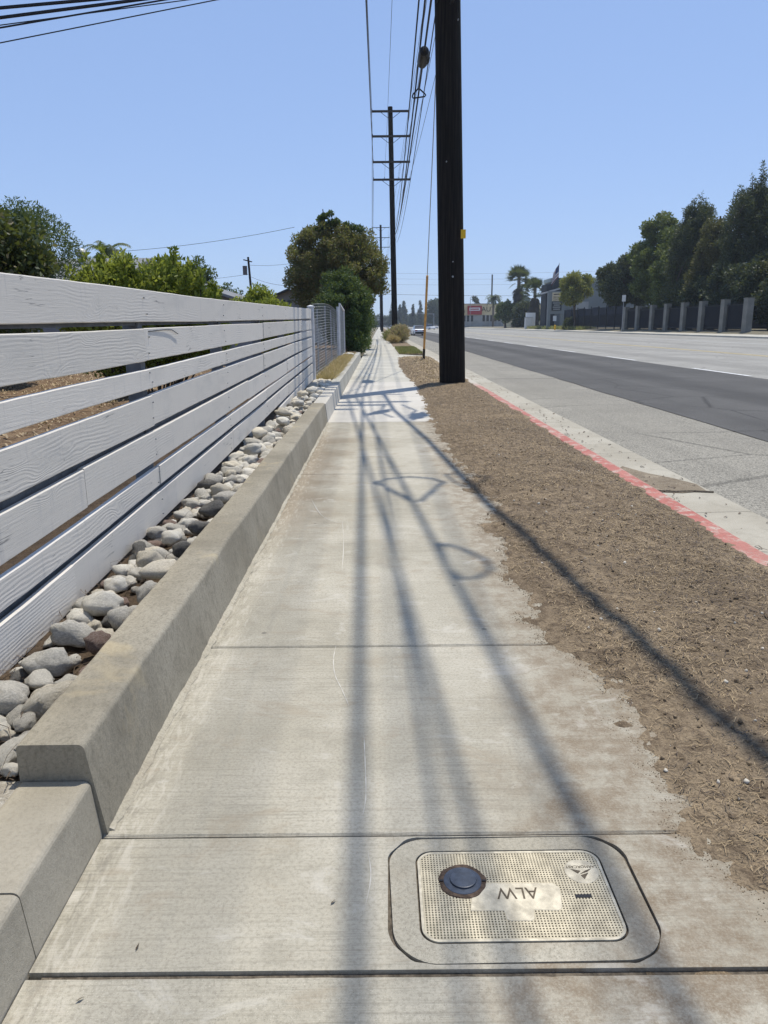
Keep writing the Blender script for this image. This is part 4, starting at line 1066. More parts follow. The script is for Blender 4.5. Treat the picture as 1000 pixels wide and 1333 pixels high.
def cab_pt(i, y):
    x1, z1, x0, z0, x2, z2, r_, sg, lb = CAB[i]
    if y < NBY - .36:
        t = (y - BY) / (NBY - .36 - BY); return Vector((x0 + (x1 - x0) * t, y, z0 + (z1 - z0) * t - sg * 4 * t * (1 - t)))
    t = (y - NBY + .36) / (84.6 - NBY + .36); return Vector((x1 + (x2 - x1) * t, y, z1 + (z2 - z1) * t - 1.1 * 4 * t * (1 - t)))
def closure(label, c, d, ln, r_):
    d = Vector(d).normalized(); c = Vector(c)
    t = thing('splice_closure', label, 'splice closure', tuple(c), 'splice closures on the cables')
    MB().tube([c - d * ln / 2, c - d * ln * .47, c - d * ln * .32, c + d * ln * .32, c + d * ln * .47, c + d * ln / 2], [r_ * .45, r_ * .8, r_, r_, r_ * .8, r_ * .45], 12).build('housing', M['black'], t, True)
    MB().tube([c - d * ln * .78, c - d * ln * .45], [.025, .06], 8).build('end_cap', M['black'], t, True)
    MB().tube([c + d * ln * .45, c + d * ln * .78], [.06, .025], 8).build('end_cap', M['black'], t, True)
    MB().tube([c - d * ln * .12 + Vector((r_ * .8, 0, -r_ * .3)), c + d * ln * .18 + Vector((r_ * .8, 0, -r_ * .3))], .06, 8).build('valve', M['black'], t, True)
    return t
def snow_loop(label, pts, r_=0.022):
    return wire('cable_loop', label, pts + [pts[0]], r_, M['cable'], 'cable loop', 'cable slack loops')
closure('black splice closure hanging on the cable left of the nearest pole', (1.26, 22.6, 8.43), (0.0, 1, 0.0), 1.1, 0.15)
MB_ = [(1.31, 26, 8.63), (1.13, 26, 8.45), (1.11, 26, 8.38), (1.15, 26, 8.345), (1.5, 26, 8.39), (1.53, 26, 8.43), (1.49, 26, 8.48)]
snow_loop('triangular cable loop hanging below the splice closure', MB_, .024)
wire('cable', 'black tail cable from the splice closure to the triangular loop', [(1.26, 22.9, 8.43), (1.28, 24.0, 8.45), (1.31, 26, 8.63)], .03, M['cable'], 'cable', 'lower bundle of black cables')
# slack loops and closures over the sidewalk, above the frame; their shadows cross the slabs
def up(sx_, sy_, z): return (sx_ + 0.19 * z, sy_ + 0.27 * z, z)
snow_loop('flat triangular slack loop overhead whose shadow crosses the third slab', [up(-.05, 7.02, 8.3), up(.05, 7.18, 8.3), up(.28, 7.28, 8.3), up(.5, 7.18, 8.3), up(.6, 7.0, 8.3), up(.5, 6.75, 8.3), up(.33, 6.2, 8.3), up(.26, 6.2, 8.3), up(.05, 6.8, 8.3)], .03)
snow_loop('oval slack loop overhead shading the slab edge nearer the camera', [up(.39, 4.95, 8.3), up(.55, 4.8, 8.3), up(.66, 4.55, 8.3), up(.66, 4.36, 8.3), up(.58, 4.22, 8.3), up(.46, 4.2, 8.3), up(.4, 4.4, 8.3)], .025)
snow_loop('oval slack loop overhead shading the dirt strip edge', [up(.64, 7.4, 7.9), up(.85, 7.36, 7.9), up(.99, 7.15, 7.9), up(1.0, 6.98, 7.9), up(.9, 6.8, 7.9), up(.76, 6.78, 7.9), up(.7, 7.0, 7.9)], .02)
closure('black splice closure overhead just before the nearest pole, left one', up(-.02, 13.0, 8.6), (0.4, 1, 0), .7, .12)
closure('black splice closure overhead just before the nearest pole, right one', up(.62, 12.4, 8.6), (0.2, 1, 0), .8, .14)
wire('cable', 'black jumper cable overhead joining the two splice closures', [up(.1, 14.4, 9), up(.0, 13.0, 8.7), up(.2, 12.2, 8.5), up(.5, 12.5, 8.6), up(.62, 13.2, 8.6), up(.4, 14.2, 9)], .03, M['cable'], 'cable', 'lower bundle of black cables')

# service drops to the left
for i, (px, pz, r_, lb) in enumerate(((6.6, 6.93, .03, 'uppermost thick black service drop in the top left corner'), (6.6, 6.78, .03, 'second thick black service drop in the top left corner'),
                                      (6.63, 6.62, .016, 'thin black service drop below the two thick ones'), (6.62, 6.66, .010, 'hair thin service wire crossing the thin black drop'), (6.67, 6.38, .011, 'lowest thin service wire in the top left sky'))):
    z0 = [9.05, 9.2, 9.35, 9.1, 9.3][i]
    a = Vector((1.6 - i * .03, NBY - .2, z0)); b = Vector((-px, 15.0, pz)); c = a + (b - a) * 1.75
    wire('service_drop', lb, cat(a, c, .0, 6), r_, M['cable'], 'wire', 'service drops in the top left sky')
# guy wire
gy_ = thing('guy_wire', 'guy wire with an orange guard anchored in the mound behind the big pole', 'guy wire', (1.73, 30.5, 0.1))
ga, gb = Vector((1.74, 30.5, .05)), Vector((1.66, 19.25, 14.0))
MB().tube([ga, gb], .014, 6).build('strand', M['steel'], gy_)
MB().tube([ga.lerp(gb, .035), ga.lerp(gb, .222)], .042, 10).build('guard', M['orange'], gy_)
MB().tube([ga - Vector((0, 0, .1)), ga.lerp(gb, .036)], .05, 8).build('anchor_rod', M['black'], gy_)

# ================================================================== FOLIAGE
def crown(c, rad, k, rc, seed, shell=0.55, squash_low=True):
    g = np.random.default_rng(seed)
    d = g.normal(size=(k, 3)); d /= np.linalg.norm(d, axis=1)[:, None]
    t = shell + (1 - shell) * g.random(k) ** 0.6
    p = np.array(c) + d * np.array(rad) * t[:, None]
    r_ = rc * (0.6 + 0.7 * g.random(k))
    return np.concatenate([p, r_[:, None]], 1)
def leaf_cloud(name, clumps, n, size, mat, parent, seed, aspect=0.5, out=0.6, upb=0.3, core=1.0, droop=0.0, kind=None):
    g = np.random.default_rng(seed)
    w = clumps[:, 3] ** 2; w = w / w.sum()
    ci = g.choice(len(clumps), n, p=w)
    d = g.normal(size=(n, 3)); d /= np.linalg.norm(d, axis=1)[:, None]
    rr = g.random(n) ** (1 / 2.6)
    pos = clumps[ci, :3] + d * (clumps[ci, 3] * rr)[:, None] * np.array([1, 1, .85])
    # leaf direction
    ax = g.normal(size=(n, 3)) + d * out + np.array([0, 0, upb - droop])
    ax /= np.linalg.norm(ax, axis=1)[:, None]
    sd = np.cross(ax, g.normal(size=(n, 3))); sd /= np.linalg.norm(sd, axis=1)[:, None] + 1e-9
    l = size * (0.6 + 0.8 * g.random(n)); wd = l * aspect
    tip = pos + ax * l[:, None]; mid = pos + ax * (l * .45)[:, None]
    V = np.stack([pos, mid + sd * (wd / 2)[:, None], tip, mid - sd * (wd / 2)[:, None]], 1).reshape(-1, 3)
    F = np.arange(n * 4).reshape(n, 4)
    return np_mesh(name, V, F, mat, parent, False, kind)
def limbs(parent, base, top, rb, clumps, nb, seed, name='trunk', z_from=0.35):
    g = np.random.default_rng(seed)
    b, t = Vector(base), Vector(top)
    m = MB(); pts = [b.lerp(t, k / 6) + Vector((g.uniform(-1, 1), g.uniform(-1, 1), 0)) * (0.03 * (t - b).length * (k % 6 > 0)) for k in range(7)]
    m.tube(pts, [rb * (1.25 if k == 0 else 1 - .12 * k) for k in range(7)], 9)
    for k in range(nb):
        c = clumps[g.integers(len(clumps))]; s_ = z_from + (1 - z_from) * g.random()
        a = b.lerp(t, s_); e = Vector(c[:3])
        mid = a.lerp(e, .5) + Vector((0, 0, .12 * (e - a).length))
        m.tube([a, mid, e], [rb * .42 * (1.2 - s_ * .6), rb * .25, rb * .08], 6)
    return m.build(name, M['bark'], parent, True)
def tree(name, label, base, c, rad, k, rc, n, size, mat, seed, catg='tree', group=None, rb=.18, shell=.5, aspect=.5, extra=None, nb=14, droop=0.0, upb=.3):
    t = thing(name, label, catg, base, group)
    cl = crown(c, rad, k, rc, seed, shell)
    if extra is not None: cl = np.concatenate([cl, np.array(extra)], 0)
    limbs(t, base, (c[0], c[1], c[2] + rad[2] * .35), rb, cl, nb, seed + 1)
    leaf_cloud('crown', cl, n, size, mat, t, seed + 2, aspect, droop=droop, upb=upb)
    return t

# left-hand yard
tree('yard_tree', 'dense dark glossy leaved tree at the left edge behind the board fence', (-9.2, 16, .25), (-9.3, 16, 2.5), (2.3, 2.2, 1.75), 170, .5, 80000, .12, L['tree_left'], 101, aspect=.62, shell=.35, rb=.13)
tree('yard_tree', 'feathery dark tree behind the glossy tree at the left edge', (-11.6, 26, .25), (-11.7, 26, 3.4), (1.8, 1.6, 1.9), 60, .5, 26000, .12, L['green'], 105, aspect=.3, shell=.5)
def shoots(parent, cx, cy, z0, n, rx, h0, h1, mat, seed, lsize=.07, per=30):
    g = np.random.default_rng(seed); cl = []; m = MB()
    for k in range(n):
        a = g.uniform(-1, 1); x = cx + rx * a; y = cy + g.uniform(-.7, .7); h = h0 + (h1 - h0) * (1 - a * a) * g.uniform(.55, 1.0)
        tx, ty = x + g.uniform(-.14, .14) + .1 * a, y + g.uniform(-.1, .1)
        m.tube([(cx + (x - cx) * .5, cy, .3), (x, y, z0), (tx, ty, h)], [.018, .012, .004], 4, False)
        for q in range(per):
            t_ = g.random(); cl.append((x + (tx - x) * t_, y + (ty - y) * t_, z0 + (h - z0) * t_, .05 + .05 * (1 - t_)))
    m.build('stems', M['bark'], parent)
    return np.array(cl)
t = thing('yard_shrub', 'bright yellow green shrub with upright shoots showing above the fence', 'shrub', (-4.3, 14, .25))
cl = np.concatenate([crown((-4.25, 14, 1.55), (1.4, .8, .95), 190, .33, 111, .2), shoots(t, -4.2, 14, 1.5, 46, 1.35, 2.1, 2.9, None, 112)], 0)
leaf_cloud('foliage', cl, 80000, .09, L['yellowgreen'], t, 113, .45, upb=.6)
tree('yard_shrub', 'rounded mid green shrub peeking over the far end of the board fence', (-4.0, 25.8, .3), (-4.0, 25.8, 1.6), (.95, .8, .95), 60, .3, 20000, .10, L['yellowgreen'], 121, 'shrub', rb=.06)
for i, (x, y, z, rx, rz_, lb) in enumerate(((-14.0, 60, 3.9, 1.9, 2.6, 'tall grey green tree beyond the house roof, left of the small utility pole'), (-12.0, 62, 2.9, 1.5, 2.0, 'middle grey green tree beyond the house roof'), (-10.3, 64, 2.4, 1.5, 1.6, 'lowest grey green tree beside the small utility pole'))):
    tree('backyard_tree', lb, (x, y, .3), (x, y, z), (rx, 1.6, rz_), 40, .55, 7000, .2, L['green'], 130 + 5 * i, group='trees beyond the left house')
tree('backyard_tree', 'far green tree between the left trees and the glossy tree', (-21, 48, .3), (-21, 48, 3.0), (3.0, 2, 2.2), 40, .7, 7000, .22, L['green'], 149)

# sidewalk tree and shrub
ex = [(-3.45 + .22 * (k % 5) + .1 * math.sin(k * 5.1), 47.3, 6.95 + .11 * k, .32 - .019 * k) for k in range(9)] + [(-1.9 + .4 * k, 47.4, 7.2 - .1 * k, .22) for k in range(3)]
tree('sidewalk_tree', 'big olive brown tree overhanging the sidewalk beyond the mesh fence', (-2.7, 48.5, .3), (-2.7, 48.5, 4.7), (3.1, 2.6, 2.8), 420, .42, 100000, .14, L['brown'], 151, extra=None, shell=.3, rb=.2, nb=26, droop=.3)
t = thing('vine_sprig', 'bright green sprigs poking out of the top of the big olive brown tree', 'vine', (-3.1, 48.3, 6.9))
leaf_cloud('leaves', np.array(ex), 2600, .15, L['green'], t, 155)
MB().tube([(-3.1, 48.3, 6.6), (-3.25, 47.2, 8.1)], .03, 5).build('stem', M['bark'], t)
t = tree('sidewalk_shrub', 'dense dark green shrub filling the space past the mesh gate', (-1.75, 38.6, .2), (-1.75, 38.6, 2.35), (1.2, 1.5, 1.8), 150, .36, 42000, .12, L['green'], 161, 'shrub', shell=.5, rb=.1,
     extra=[(-1.2 + .35 * math.sin(k * 2.1), 37.4 + .28 * k, .55 + .3 * math.cos(k * 1.7) ** 2, .5) for k in range(12)])
tree('sidewalk_shrub', 'low dark shrub at the foot of the olive brown tree by the sidewalk', (-1.4, 56, .2), (-1.4, 56, 1.6), (.75, 5, 1.3), 60, .5, 14000, .12, L['green'], 165, 'shrub', rb=.08)
tree('sidewalk_shrub', 'distant grey green hedge bush along the left of the sidewalk', (-2.1, 80, .2), (-2.1, 80, 1.6), (1.2, 9, 1.5), 60, .6, 8000, .2, L['brown'], 169, 'shrub', rb=.08)

def tuft(name, label, x0, x1, y0, y1, zf, n, h, mat, seed, catg, kind=None, w=.012, lean=.5):
    g = np.random.default_rng(seed)
    x = g.uniform(x0, x1, n); y = g.uniform(y0, y1, n); z = zf(x, y)
    hh = h * (.4 + .8 * g.random(n)); dx = g.normal(size=n) * lean * hh; dy = g.normal(size=n) * lean * hh
    a = g.random(n) * 3.14; sx, sy = np.cos(a) * w, np.sin(a) * w
    V = np.stack([np.stack([x - sx, y - sy, z - .01], -1), np.stack([x + sx, y + sy, z - .01], -1), np.stack([x + dx, y + dy, z + hh], -1)], 1).reshape(-1, 3)
    o = np_mesh(name, V, np.arange(n * 3).reshape(n, 3), mat, None, False, kind)
    return tag(o, label, catg)
tuft('dry_grass', 'dry tan grass along the foot of the mesh fence', -1.42, -1.06, 16.95, 30.0, bed_z, 14000, .13, L['dry'], 171, 'grass', 'stuff', .016, .9)
tuft('grass_patch', 'small green lawn patch in the driveway parkway', 1.02, 2.2, 39.5, 50.5, lambda x, y: x * 0 + .02, 16000, .11, L['grass'], 172, 'grass', 'stuff', .02)
MB().prism([(1.0, 39.4), (2.22, 39.4), (2.26, 50.6), (.98, 50.6)], -.2, .025).build('patch_soil', M['dirt'], None, kind='structure')
t = thing('dry_shrub', 'dry reddish tan ornamental grass clump at the curb beyond the lawn patch', 'shrub', (1.7, 65, 0))
g = np.random.default_rng(5)
def clump(x, y, n, h, mat, seed, r=.75, nm='blades'):
    g = np.random.default_rng(seed); a = g.random(n) * 6.283; el = g.random(n) ** .7
    bx_, by_ = x + np.cos(a) * .18 * el, y + np.sin(a) * .3 * el
    hh = h * (.5 + .6 * g.random(n)); tx, ty = x + np.cos(a) * r * el, y + np.sin(a) * r * el
    s_ = np.stack([-np.sin(a) * .016, np.cos(a) * .016, a * 0], -1)
    p0 = np.stack([bx_, by_, a * 0], -1); p1 = np.stack([(bx_ * .45 + tx * .55), (by_ * .45 + ty * .55), hh * .7], -1); p2 = np.stack([tx, ty, hh * (1 - .25 * el)], -1)
    V = np.stack([p0 - s_, p0 + s_, p1 + s_, p1 - s_, p2 + s_ * .5, p2 - s_ * .5], 1).reshape(-1, 3); b = np.arange(n)[:, None] * 6
    return V, np.concatenate([b + np.array([[0, 1, 2, 3]]), b + np.array([[3, 2, 4, 5]])], 0)
leaf_cloud('blades', crown((1.75, 65.5, .62), (.62, 1.1, .52), 60, .3, 401, .2), 9000, .34, L['dry_pink'], t, 402, .09, out=.8, upb=1.3)
leaf_cloud('seed_heads', crown((1.7, 65.5, 1.15), (.6, 1.0, .25), 40, .22, 403, .2), 2500, .16, L['dry_pink'], t, 404, .25, upb=1.0)
leaf_cloud('blades', crown((1.1, 63.6, .3), (.4, .8, .25), 30, .22, 405, .2), 3000, .25, L['dry'], t, 406, .09, out=.8, upb=1.2)
t = thing('dry_shrub', 'grey green weeds in the parkway beyond the reddish grass clump', 'shrub', (1.1, 76, 0))
leaf_cloud('blades', crown((1.1, 76, .35), (.6, 1.6, .35), 40, .3, 407, .2), 5000, .34, L['grass'], t, 408, .1, out=.8, upb=1.2)

# ================================================================== LEFT BACKGROUND
M['shingle'] = simple('grey_shingle', (0.2, 0.205, 0.21), 0.95, 0.15, 4, bump=0.4, bscale=25)
M['stucco'] = simple('grey_stucco', (0.34, 0.345, 0.34), 0.95, 0.07, 3)
M['stucco_w'] = simple('white_stucco', (0.62, 0.62, 0.6), 0.95, 0.06, 3)
M['glass'] = simple('dark_window_glass', (0.02, 0.024, 0.03), 0.15, 0.2, 1, spec=0.6)
M['trim'] = simple('dark_trim', (0.06, 0.065, 0.07), 0.8, 0.1)
def gable_house(name, label, x0, x1, y0, y1, ze, zr, along, wall, roof, parts=True):
    h = thing(name, label, 'house', ((x0 + x1) / 2, y0, .2))
    MB().box(x0, x1, y0, y1, .1, ze).build('wall', wall, h)
    m = MB(); t_ = .12; ov = .45
    if along == 'x':
        ym = (y0 + y1) / 2
        for s_, ye in ((-1, y0 - ov), (1, y1 + ov)):
            zl = ze - (zr - ze) * ov / ((y1 - y0) / 2)
            m.add([(x0 - ov, ye, zl), (x1 + ov, ye, zl), (x1 + ov, ym, zr), (x0 - ov, ym, zr), (x0 - ov, ye, zl + t_), (x1 + ov, ye, zl + t_), (x1 + ov, ym, zr + t_), (x0 - ov, ym, zr + t_)],
                  [(0, 1, 2, 3), (4, 5, 6, 7), (0, 1, 5, 4), (1, 2, 6, 5), (3, 0, 4, 7)])
        gb_ = [((x0, y0, ze), (x0, y1, ze), (x0, ym, zr)), ((x1, y0, ze), (x1, y1, ze), (x1, ym, zr))]
    else:
        xm = (x0 + x1) / 2
        for s_, xe in ((-1, x0 - ov), (1, x1 + ov)):
            zl = ze - (zr - ze) * ov / ((x1 - x0) / 2)
            m.add([(xe, y0 - ov, zl), (xm, y0 - ov, zr), (xm, y1 + ov, zr), (xe, y1 + ov, zl), (xe, y0 - ov, zl + t_), (xm, y0 - ov, zr + t_), (xm, y1 + ov, zr + t_), (xe, y1 + ov, zl + t_)],
                  [(0, 1, 2, 3), (4, 5, 6, 7), (0, 1, 5, 4), (3, 0, 4, 7), (2, 3, 7, 6)])
        gb_ = [((x0, y0, ze), (x1, y0, ze), (xm, y0, zr)), ((x0, y1, ze), (x1, y1, ze), (xm, y1, zr))]
    m.build('roof', roof, h)
    m = MB()
    for tri in gb_: m.add(tri, [(0, 1, 2)])
    m.build('gable', wall, h)
    return h
hA = gable_house('house', 'grey shingle roofed house behind the glossy tree, with a round roof vent', -19, -9.9, 29, 37, 3.1, 4.15, 'x', M['stucco'], M['shingle'])
vt = MB().tube([(-11.9, 31.8, 3.9), (-11.9, 31.8, 4.2), (-11.9, 31.8, 4.25), (-11.9, 31.8, 4.4), (-11.9, 31.8, 4.52), (-11.9, 31.8, 4.56)], [.1, .1, .2, .24, .17, .05], 12).build('roof_vent', M['steel'], hA, True)
hB = gable_house('house', 'low grey roofed house seen over the middle of the board fence', -13.5, -5.9, 35, 44, 2.45, 3.7, 'y', M['shingle'], M['shingle'])
hC = gable_house('house', 'small grey gabled house with a white wall left of the olive brown tree', -8.4, -3.6, 52, 60, 2.75, 3.75, 'y', M['stucco'], M['trim'])
MB().box(-8.2, -3.8, 51.9, 51.97, .3, 2.62).build('front_panel', M['stucco_w'], hC)
for x in (-6.5, -6.1): MB().box(x, x + .25, 51.93, 51.985, 2.95, 3.12).build('gable_vent', M['glass'], hC)
bp = thing('backyard_pole', 'small far utility pole with a transformer above the left trees', 'utility pole', (-15.0, 92, .3))
MB().tube([(-14.75, 92, 0), (-15.15, 92, 9.3)], [.17, .12], 8).build('shaft', M['pole'], bp)
MB().tube([(-15.55, 91.8, 7.3), (-15.55, 91.8, 8.3)], .26, 10).build('transformer', M['insul'], bp)
MB().bar((-15.7, 91.9, 9.0), (-14.7, 91.9, 8.75), .1, .12).build('crossarm', M['arm'], bp)
for i, (a, b, lb) in enumerate((((-21, 62, 7.2), (-6.5, 62, 8.9), 'upper thin wire rising to the olive brown tree'), ((-15.1, 92, 7.2), (-8.5, 75, 5.2), 'wire sloping down right from the small far pole'),
                            ((-15.1, 92, 8.4), (-8, 92, 8.9), 'faint wire running right from the small far pole'), ((-30, 92, 6.4), (-15.1, 92, 7.4), 'faint wire running left from the small far pole'))):
    wire('service_wire', lb, cat(a, b, .25, 10), .016, M['wire'], 'wire', 'wires of the left backyards')

# ================================================================== PALMS
def fan_palm(name, label, x, y, z0, top, skirt, rt=.5, seed=1, n=70, fr=2.0):
    t = thing(name, label, 'palm tree', (x, y, z0), 'fan palms by the service building')
    MB().tube([(x, y, z0), (x + .1, y, (z0 + top) / 2), (x, y, top - 1)], [rt, rt * .8, rt * .7], 10).build('trunk', M['palm_bark'], t, True)
    g = np.random.default_rng(seed)
    def fans(n, el0, el1, ln, zc, rad, sag, zspan):
        Vs = []; Fs = []; q = 0
        for k in range(n):
            az = g.random() * 6.283; el = R(el0 + (el1 - el0) * g.random() ** .85); o_ = Vector((x, y, zc + g.uniform(-zspan, zspan)))
            d = Vector((math.cos(az) * math.cos(el), math.sin(az) * math.cos(el), math.sin(el)))
            hub = o_ + d * ln * g.uniform(.75, 1.05)
            s_ = d.cross(Vector((0, 0, 1))); s_.normalize(); u = s_.cross(d)
            s2 = Vector((g.normal(), g.normal(), g.normal())) * .35
            s_ = (s_ + s2).normalized()
            Vs += [o_ - s_ * .03, o_ + s_ * .03, hub + s_ * .03, hub - s_ * .03]; Fs.append((q, q + 1, q + 2, q + 3)); q += 4
            for j in range(11):
                a = R(-80 + 16 * j); dd = d * math.cos(a) + s_ * math.sin(a)
                tip = hub + dd * rad * (.75 + .25 * math.cos(a)) - Vector((0, 0, sag * g.uniform(.5, 1)))
                w = s_ * math.cos(a) - d * math.sin(a)
                m1 = hub + (tip - hub) * .5 + Vector((0, 0, .1 * rad))
                Vs += [hub, m1 - w * .065 * rad, tip, m1 + w * .065 * rad]; Fs.append((q, q + 1, q + 2, q + 3)); q += 4
        return np.array([tuple(v) for v in Vs]), np.array(Fs)
    V, F = fans(n, -35, 88, fr * .5, top - fr * .8, fr * .5, .25, .35); np_mesh('crown', V, F, L['palm'], t)
    V, F = fans(int(n * 3), -82, -48, fr * .34, top - fr * .95 - skirt / 2, fr * .36, .8, skirt / 2); np_mesh('dead_skirt', V, F, L['palm_dead'], t)
    return t
fan_palm('fan_palm', 'tallest fan palm with a long dead skirt', 44, 247, .4, 18.8, 12.0, .7, 31, 64, 5.4)
fan_palm('fan_palm', 'shorter fan palm just right of the tallest one', 45.6, 229, .4, 14.2, 8.5, .6, 32, 54, 4.5)
def feather_palm(name, label, x, y, z0, top, fl, seed, n=26, trunk=.25):
    t = thing(name, label, 'palm tree', (x, y, z0)); g = np.random.default_rng(seed)
    MB().tube([(x, y, z0), (x, y, top)], [trunk * 1.2, trunk], 8).build('trunk', M['palm_bark'], t)
    Vs = []; Fs = []; q = 0
    for k in range(n):
        az = g.random() * 6.283; el = R(g.uniform(5, 80)); h = Vector((math.cos(az), math.sin(az), 0)); pts = []
        p = Vector((x, y, top)); e = el
        for j in range(9):
            pts.append(p.copy()); p = p + (h * math.cos(e) + Vector((0, 0, 1)) * math.sin(e)) * fl / 8; e -= R(15)
        s_ = h.cross(Vector((0, 0, 1)))
        for j in range(1, 9):
            for f_ in (0, .5):
                a = pts[j - 1].lerp(pts[j], f_); dr = (pts[j] - pts[j - 1]).normalized()
                for sg in (-1, 1):
                    tip = a + (s_ * sg * .75 + dr * .55 + Vector((0, 0, -.35))) * fl * .24 * (1 - .5 * abs(j / 8 - .4))
                    Vs += [a - dr * fl * .03, a + dr * fl * .03, tip]; Fs.append((q, q + 1, q + 2)); q += 3
    np_mesh('crown', np.array([tuple(v) for v in Vs]), np.array(Fs), L['palm'], t)
    return t
feather_palm('feather_palm', 'small feather palm in front of the tan shop', 48.6, 332, .4, 11.6, 4.6, 41, 34, .4)
feather_palm('feather_palm', 'small palm showing over the yellow green shrub on the left', -13.7, 40, .3, 4.9, 1.7, 42, 26, .14)

# ================================================================== RIGHT SIDE
M['tan'] = simple('tan_facade', (0.62, 0.51, 0.3), 0.9, 0.08, .4)
M['facade_grey'] = simple('facade_grey', (0.185, 0.2, 0.195), 0.9, 0.08, .3)
M['facade_lt'] = simple('roof_strip', (0.36, 0.4, 0.37), 0.9, 0.06, .5)
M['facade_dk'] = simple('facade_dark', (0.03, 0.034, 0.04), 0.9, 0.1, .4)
M['pilaster'] = simple('pilaster_grey', (0.33, 0.33, 0.31), 0.9, 0.1, .6)
M['sign_red'] = simple('sign_red', (0.34, 0.025, 0.03), 0.5, 0.06)
M['sign_white'] = simple('sign_white', (0.72, 0.72, 0.7), 0.5, 0.05)
M['sign_cream'] = simple('sign_cream', (0.55, 0.46, 0.3), 0.6, 0.05)
M['sign_dark'] = simple('sign_dark', (0.02, 0.025, 0.025), 0.5, 0.1)
M['letter'] = simple('sign_letter_brown', (0.05, 0.035, 0.025), 0.6, 0.1)
M['navy'] = simple('navy_fence_screen', (0.013, 0.017, 0.028), 0.9, 0.2, .6)
M['iron'] = simple('black_iron', (0.012, 0.013, 0.016), 0.6, 0.1)
M['pillar'] = concrete('pillar_concrete', (0.17, 0.168, 0.15), (0.23, 0.225, 0.2), 0, .3, fine=.4)

sh = thing('shop_building', 'low tan automotive shop with dark windows between grey pilasters beside the big pole', 'building', (50, 350, .4))
MB().box(36.6, 72, 350, 375, .2, 5.4).build('lower_wall', M['facade_dk'], sh)
MB().box(36.5, 72.1, 349.6, 375, 5.402, 10.2).build('upper_wall', M['tan'], sh)
MB().box(36.4, 72.2, 349.4, 375.2, 10.203, 10.5).build('coping', M['stucco'], sh)
MB().box(36.6, 72, 349.5, 349.99, .3, 2.7).build('plinth', M['pilaster'], sh)
k = 0; x = 37.0
while x < 58:
    if not 42.4 < x < 44.6:
        MB().box(x, x + .62, 349.1, 349.48, .3, 5.39).build('pilaster', M['pilaster'], sh)
        MB().box(x + .64, x + 1.72, 349.8, 349.97, 2.75, 5.2).build('window', M['glass'], sh)
    x += 1.75
MB().box(42.3, 45.9, 349.2, 349.48, .3, 5.39).build('door_panel', M['pilaster'], sh)
MB().box(37.2, 38.3, 349.1, 349.5, 6.4, 7.6).build('wall_lamp', M['trim'], sh)
sg = MB().box(39.6, 46.0, 348.9, 349.55, 5.7, 9.5).build('sign_board', M['sign_red'], sh)
MB().box(40.4, 45.2, 348.85, 348.9 - .002, 7.4, 8.7).build('sign_plate', M['sign_white'], sg)
MB().bar((40.9, 348.83, 8.05), (44.7, 348.83, 8.05), .02, .45).build('sign_lettering', M['sign_red'], sg)
text_mesh('wall_lettering', 'AUTO', 3.0, M['letter'], sh, Matrix.Translation((50.2, 349.55, 7.9)) @ Matrix.Rotation(R(90), 4, 'X'), .04, squash=1.02)

sb = thing('service_building', 'grey service centre building with a dark gabled tower and entry canopy', 'building', (50, 192, .4))
MB().box(42.4, 66, 192, 200, .2, 11.3).build('wall', M['facade_grey'], sb)
MB().box(42.0, 66.4, 191.8, 200.2, 11.303, 12.2).build('roof_strip', M['facade_lt'], sb)
MB().box(40.6, 42.9, 190.2, 196, .2, 10.7).build('tower', M['facade_dk'], sb)
MB().add([(42.0, 189.8, 9.0), (45.0, 189.8, 9.0), (45.0, 189.8, 10.3), (43.4, 189.8, 12.3), (42.0, 189.8, 10.3), (42.0, 199, 9.0), (45.0, 199, 9.0), (45.0, 199, 10.3), (43.4, 199, 12.3), (42.0, 199, 10.3)],
         [(0, 1, 2, 3, 4), (9, 8, 7, 6, 5), (2, 7, 8, 3), (3, 8, 9, 4), (0, 5, 6, 1), (0, 4, 9, 5), (1, 6, 7, 2)]).build('gable', M['facade_dk'], sb)
MB().add([(39.4, 188.0, 8.3), (44.2, 188.0, 9.6), (44.2, 191.0, 9.6), (39.4, 191.0, 8.3), (39.4, 188.0, 8.6), (44.2, 188.0, 9.95), (44.2, 191.0, 9.95), (39.4, 191.0, 8.6)], [(0, 3, 2, 1), (4, 5, 6, 7), (0, 1, 5, 4), (1, 2, 6, 5), (2, 3, 7, 6), (3, 0, 4, 7)]).build('canopy', M['stucco'], sb)
MB().box(45.2, 47.9, 191.7, 191.98, .3, 4.6).build('entry', M['glass'], sb)
MB().box(48.2, 51.5, 191.7, 191.98, 4.7, 6.6).build('shutter', M['pilaster'], sb)
MB().box(48.3, 51.4, 191.6, 191.98, .3, 4.5).build('roll_door', M['facade_dk'], sb)
ts = thing('tan_annex', 'tan wall between the palms and the monument sign', 'building', (44, 300, .4))
MB().box(50, 68, 300, 312, .2, 8.6).build('wall', M['tan'], ts); MB().box(49.8, 68.2, 299.8, 312.2, 8.603, 9.0).build('coping', M['stucco'], ts)
ms = thing('monument_sign', 'tall grey two legged sign reading service centre on a cream panel', 'sign', (41.0, 181, .35))
MB().box(39.1, 39.75, 180.6, 181.6, .2, 3.6).build('leg', M['facade_grey'], ms); MB().box(42.2, 42.95, 180.6, 181.6, .2, 3.6).build('leg', M['facade_grey'], ms)
MB().box(39.1, 42.95, 180.55, 181.65, 3.603, 8.7).build('frame', M['facade_grey'], ms)
cp = MB().box(40.0, 42.2, 180.45, 180.545, 6.5, 8.4).build('cream_panel', M['sign_cream'], ms)
dp = MB().box(39.95, 42.25, 180.45, 180.545, 4.35, 6.35).build('dark_panel', M['sign_dark'], ms)
RX = Matrix.Rotation(R(90), 4, 'X')
